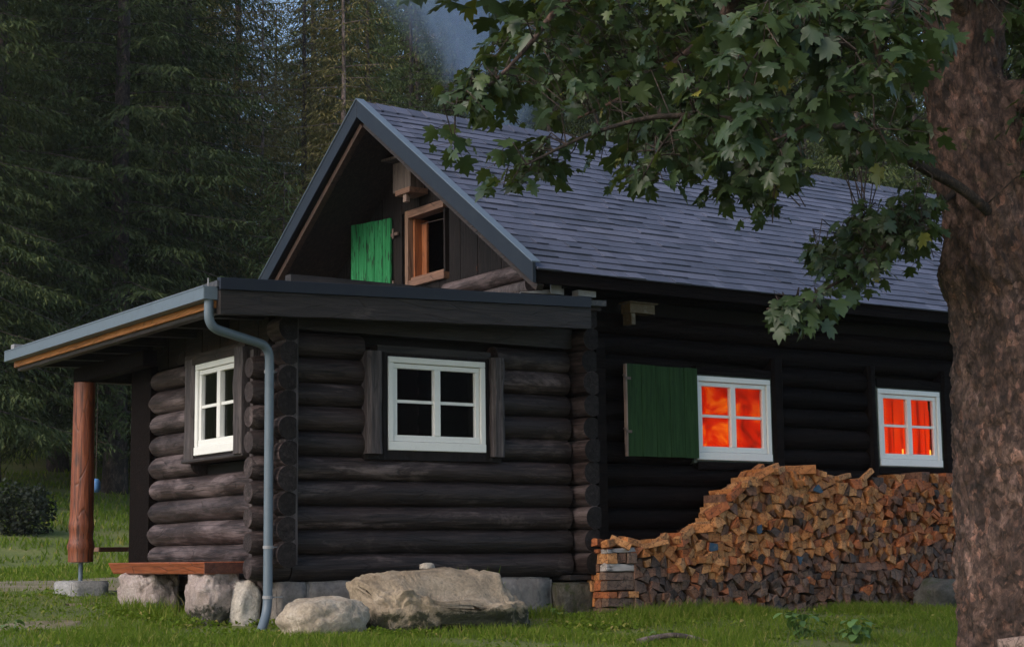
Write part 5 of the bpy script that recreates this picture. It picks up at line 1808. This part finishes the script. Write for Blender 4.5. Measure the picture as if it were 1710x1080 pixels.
weed(285, 1015, 7, .17, .18, 'weed with the biggest leaf between the two bench stones', 1)
weed(143, 990, 4, .12, .13, 'weed with one broad leaf leaning on the concrete footing', 2)
weed(400, 1018, 12, .07, .12, 'leafy weed in front of the pale upright stone', 3)
weed(345, 1020, 12, .065, .10, 'low weed in front of the nearer bench stone', 4)
weed(455, 1035, 12, .08, .14, 'weed around the foot of the downpipe', 5)
weed(250, 1022, 9, .06, .09, 'low weed in front of the farther bench stone', 6)
weed(1340, 1066, 34, .10, .21, 'bushy weed in the grass before the middle of the woodpile', 7)
weed(1432, 1072, 30, .095, .18, 'bushy weed nearer to the sycamore trunk', 8)
weed(20, 1055, 10, .08, .10, 'leafy weed beside the bare dirt patch', 9)
weed(930, 1030, 9, .06, .12, 'weed at the mossy corner stone of the foundation', 10)
weed(1105, 1072, 8, .07, .09, 'weed beside the dead branch in the grass', 11)
weed(795, 0, 6, .055, .07, 'small weed growing on top of the flat boulder', 12, (1.33, -.62, 0))
bpy.data.objects[-1] if False else None
for o in list(COL.objects):
    if o.get('label') == 'small weed growing on top of the flat boulder': o.location.z = .20
# dry tuft at the end of the big boulder
tf = empty('grass_tuft', (1.72, -.36, -.08), 'tall thin grass tuft with dry stalks behind the end of the flat boulder', 'grass tuft')
v, q = [], []
g = random.Random(3); mb = MB()
for i in range(70):
    a = g.uniform(0, 6.28); r_ = g.uniform(0, .12); h = g.uniform(.22, .50); le = g.uniform(.03, .22)
    x, y = 1.62 + r_ * math.cos(a), -.36 + r_ * math.sin(a) * .6
    l2 = g.uniform(0, 6.28)
    mb.add([(x - .003, y, -.1), (x + .003, y, -.1), (x + le * .4 * math.cos(l2) + .002, y + le * .4 * math.sin(l2), -.1 + h * .6), (x + le * math.cos(l2), y + le * math.sin(l2), -.1 + h)], [(0, 1, 2), (0, 2, 3)])
mb.build('blade', M['grass'], tf)


def stick(name, a, b_, r_, mat, label, cat, bend=.06):
    a = Vector(a); b_ = Vector(b_); mb = MB()
    mid = (a + b_) / 2 + Vector((0, 0, bend))
    op, orr = limb([a, mid, b_], [r_, r_ * .9, r_ * .6], lump=.05)
    mb.tube(op, orr, 10)
    return tag(mb.build(name, mat, None, True), label, cat)


a = hit(1065, 1078); b_ = hit(1185, 1076)
stick('fallen_branch', (a[0], a[1], gz(a[0], a[1]) + .03), (b_[0], b_[1], gz(b_[0], b_[1]) + .02), .022, M['pale_bark'], 'pale dead branch lying in the grass before the woodpile', 'branch', .05)
a = P(1668, 1080, 8.15); b_ = P(1830, 1076, 8.1)
stick('fallen_branch', a, b_, .040, M['pale_board'], 'thick pale barkless branch lying against the foot of the sycamore', 'branch', .02)
a = hit(985, 1040)
mb = MB(); mb.box(a[0] - .03, a[0] + .03, a[1] - .02, a[1] + .02, gz(a[0], a[1]) + .01, gz(a[0], a[1]) + .03)
tag(mb.build('wood_chip', FW[0], None, bevel=.004), 'orange wood chip in the grass beside the end stack', 'wood chip')

# ------------------------------------------------------------------ smoke from the stove
def smoke_mat():
    m = bpy.data.materials.new('chimney_smoke'); m.use_nodes = True
    nt = m.node_tree; nt.nodes.remove(nt.nodes['Principled BSDF'])
    out = nt.nodes['Material Output']
    pv = nt.nodes.new('ShaderNodeVolumePrincipled')
    pv.inputs['Color'].default_value = (.48, .68, 1.0, 1); pv.inputs['Anisotropy'].default_value = .2
    v = coords(nt, (1, 1, .55)); w_ = coords(nt, (1, 1, 1))
    n = noise_tex(nt, v, 1.3, 3, .5, 1.0)
    d = ramp(nt, [(.30, 0.0), (.70, 1.0)], n)
    def mth(op, a_, b__=None):
        k = nt.nodes.new('ShaderNodeMath'); k.operation = op
        for i_, q_ in enumerate((a_, b__)):
            if q_ is None: continue
            if isinstance(q_, (int, float)): k.inputs[i_].default_value = q_
            else: nt.links.new(q_, k.inputs[i_])
        return k.outputs[0]
    sx = nt.nodes.new('ShaderNodeSeparateXYZ'); nt.links.new(w_, sx.inputs[0])
    h = mth('SUBTRACT', sx.outputs[2], 5.18)
    dx = mth('SUBTRACT', mth('ADD', sx.outputs[0], mth('MULTIPLY', h, .12)), 4.46)
    dy = mth('SUBTRACT', mth('SUBTRACT', sx.outputs[1], mth('MULTIPLY', h, .35)), 3.15)
    r_ = mth('SQRT', mth('ADD', mth('MULTIPLY', dx, dx), mth('MULTIPLY', dy, dy)))
    rad_ = mth('ADD', mth('MULTIPLY', h, .42), .32)
    f_ = mth('SUBTRACT', 1.0, mth('DIVIDE', r_, rad_)); f_ = mth('MAXIMUM', f_, 0.0)
    nt.links.new(mth('MULTIPLY', mth('MULTIPLY', d, f_), 2.4), pv.inputs['Density'])
    nt.links.new(pv.outputs[0], out.inputs['Volume'])
    return m


pts = [(4.46, 3.15, 5.18), (4.42, 3.26, 5.5), (4.35, 3.47, 6.1), (4.27, 3.72, 6.8), (4.15, 4.07, 7.8), (3.98, 4.55, 9.2)]
mb = MB(); op, orr = limb(pts, [.30, .46, .72, 1.02, 1.45, 2.05], lump=.0); mb.tube(op, orr, 20)
so = mb.build('smoke', smoke_mat(), None, True); tag(so, 'thin blue-grey chimney smoke rising behind the roof ridge', 'smoke', None, 'stuff')


# ------------------------------------------------------------------ faint evening haze between the trees
hm = bpy.data.materials.new('evening_haze'); hm.use_nodes = True
hn = hm.node_tree; hn.nodes.remove(hn.nodes['Principled BSDF'])
hv = hn.nodes.new('ShaderNodeVolumePrincipled')
hv.inputs['Color'].default_value = (.85, .90, .95, 1); hv.inputs['Density'].default_value = .0003; hv.inputs['Anisotropy'].default_value = .2
hn.links.new(hv.outputs[0], hn.nodes['Material Output'].inputs['Volume'])
mb = MB(); mb.box(-170, 220, -45, 310, -6, 85)
tag(mb.build('haze', hm), 'faint evening haze filling the clearing and the forest', 'haze', None, 'stuff')
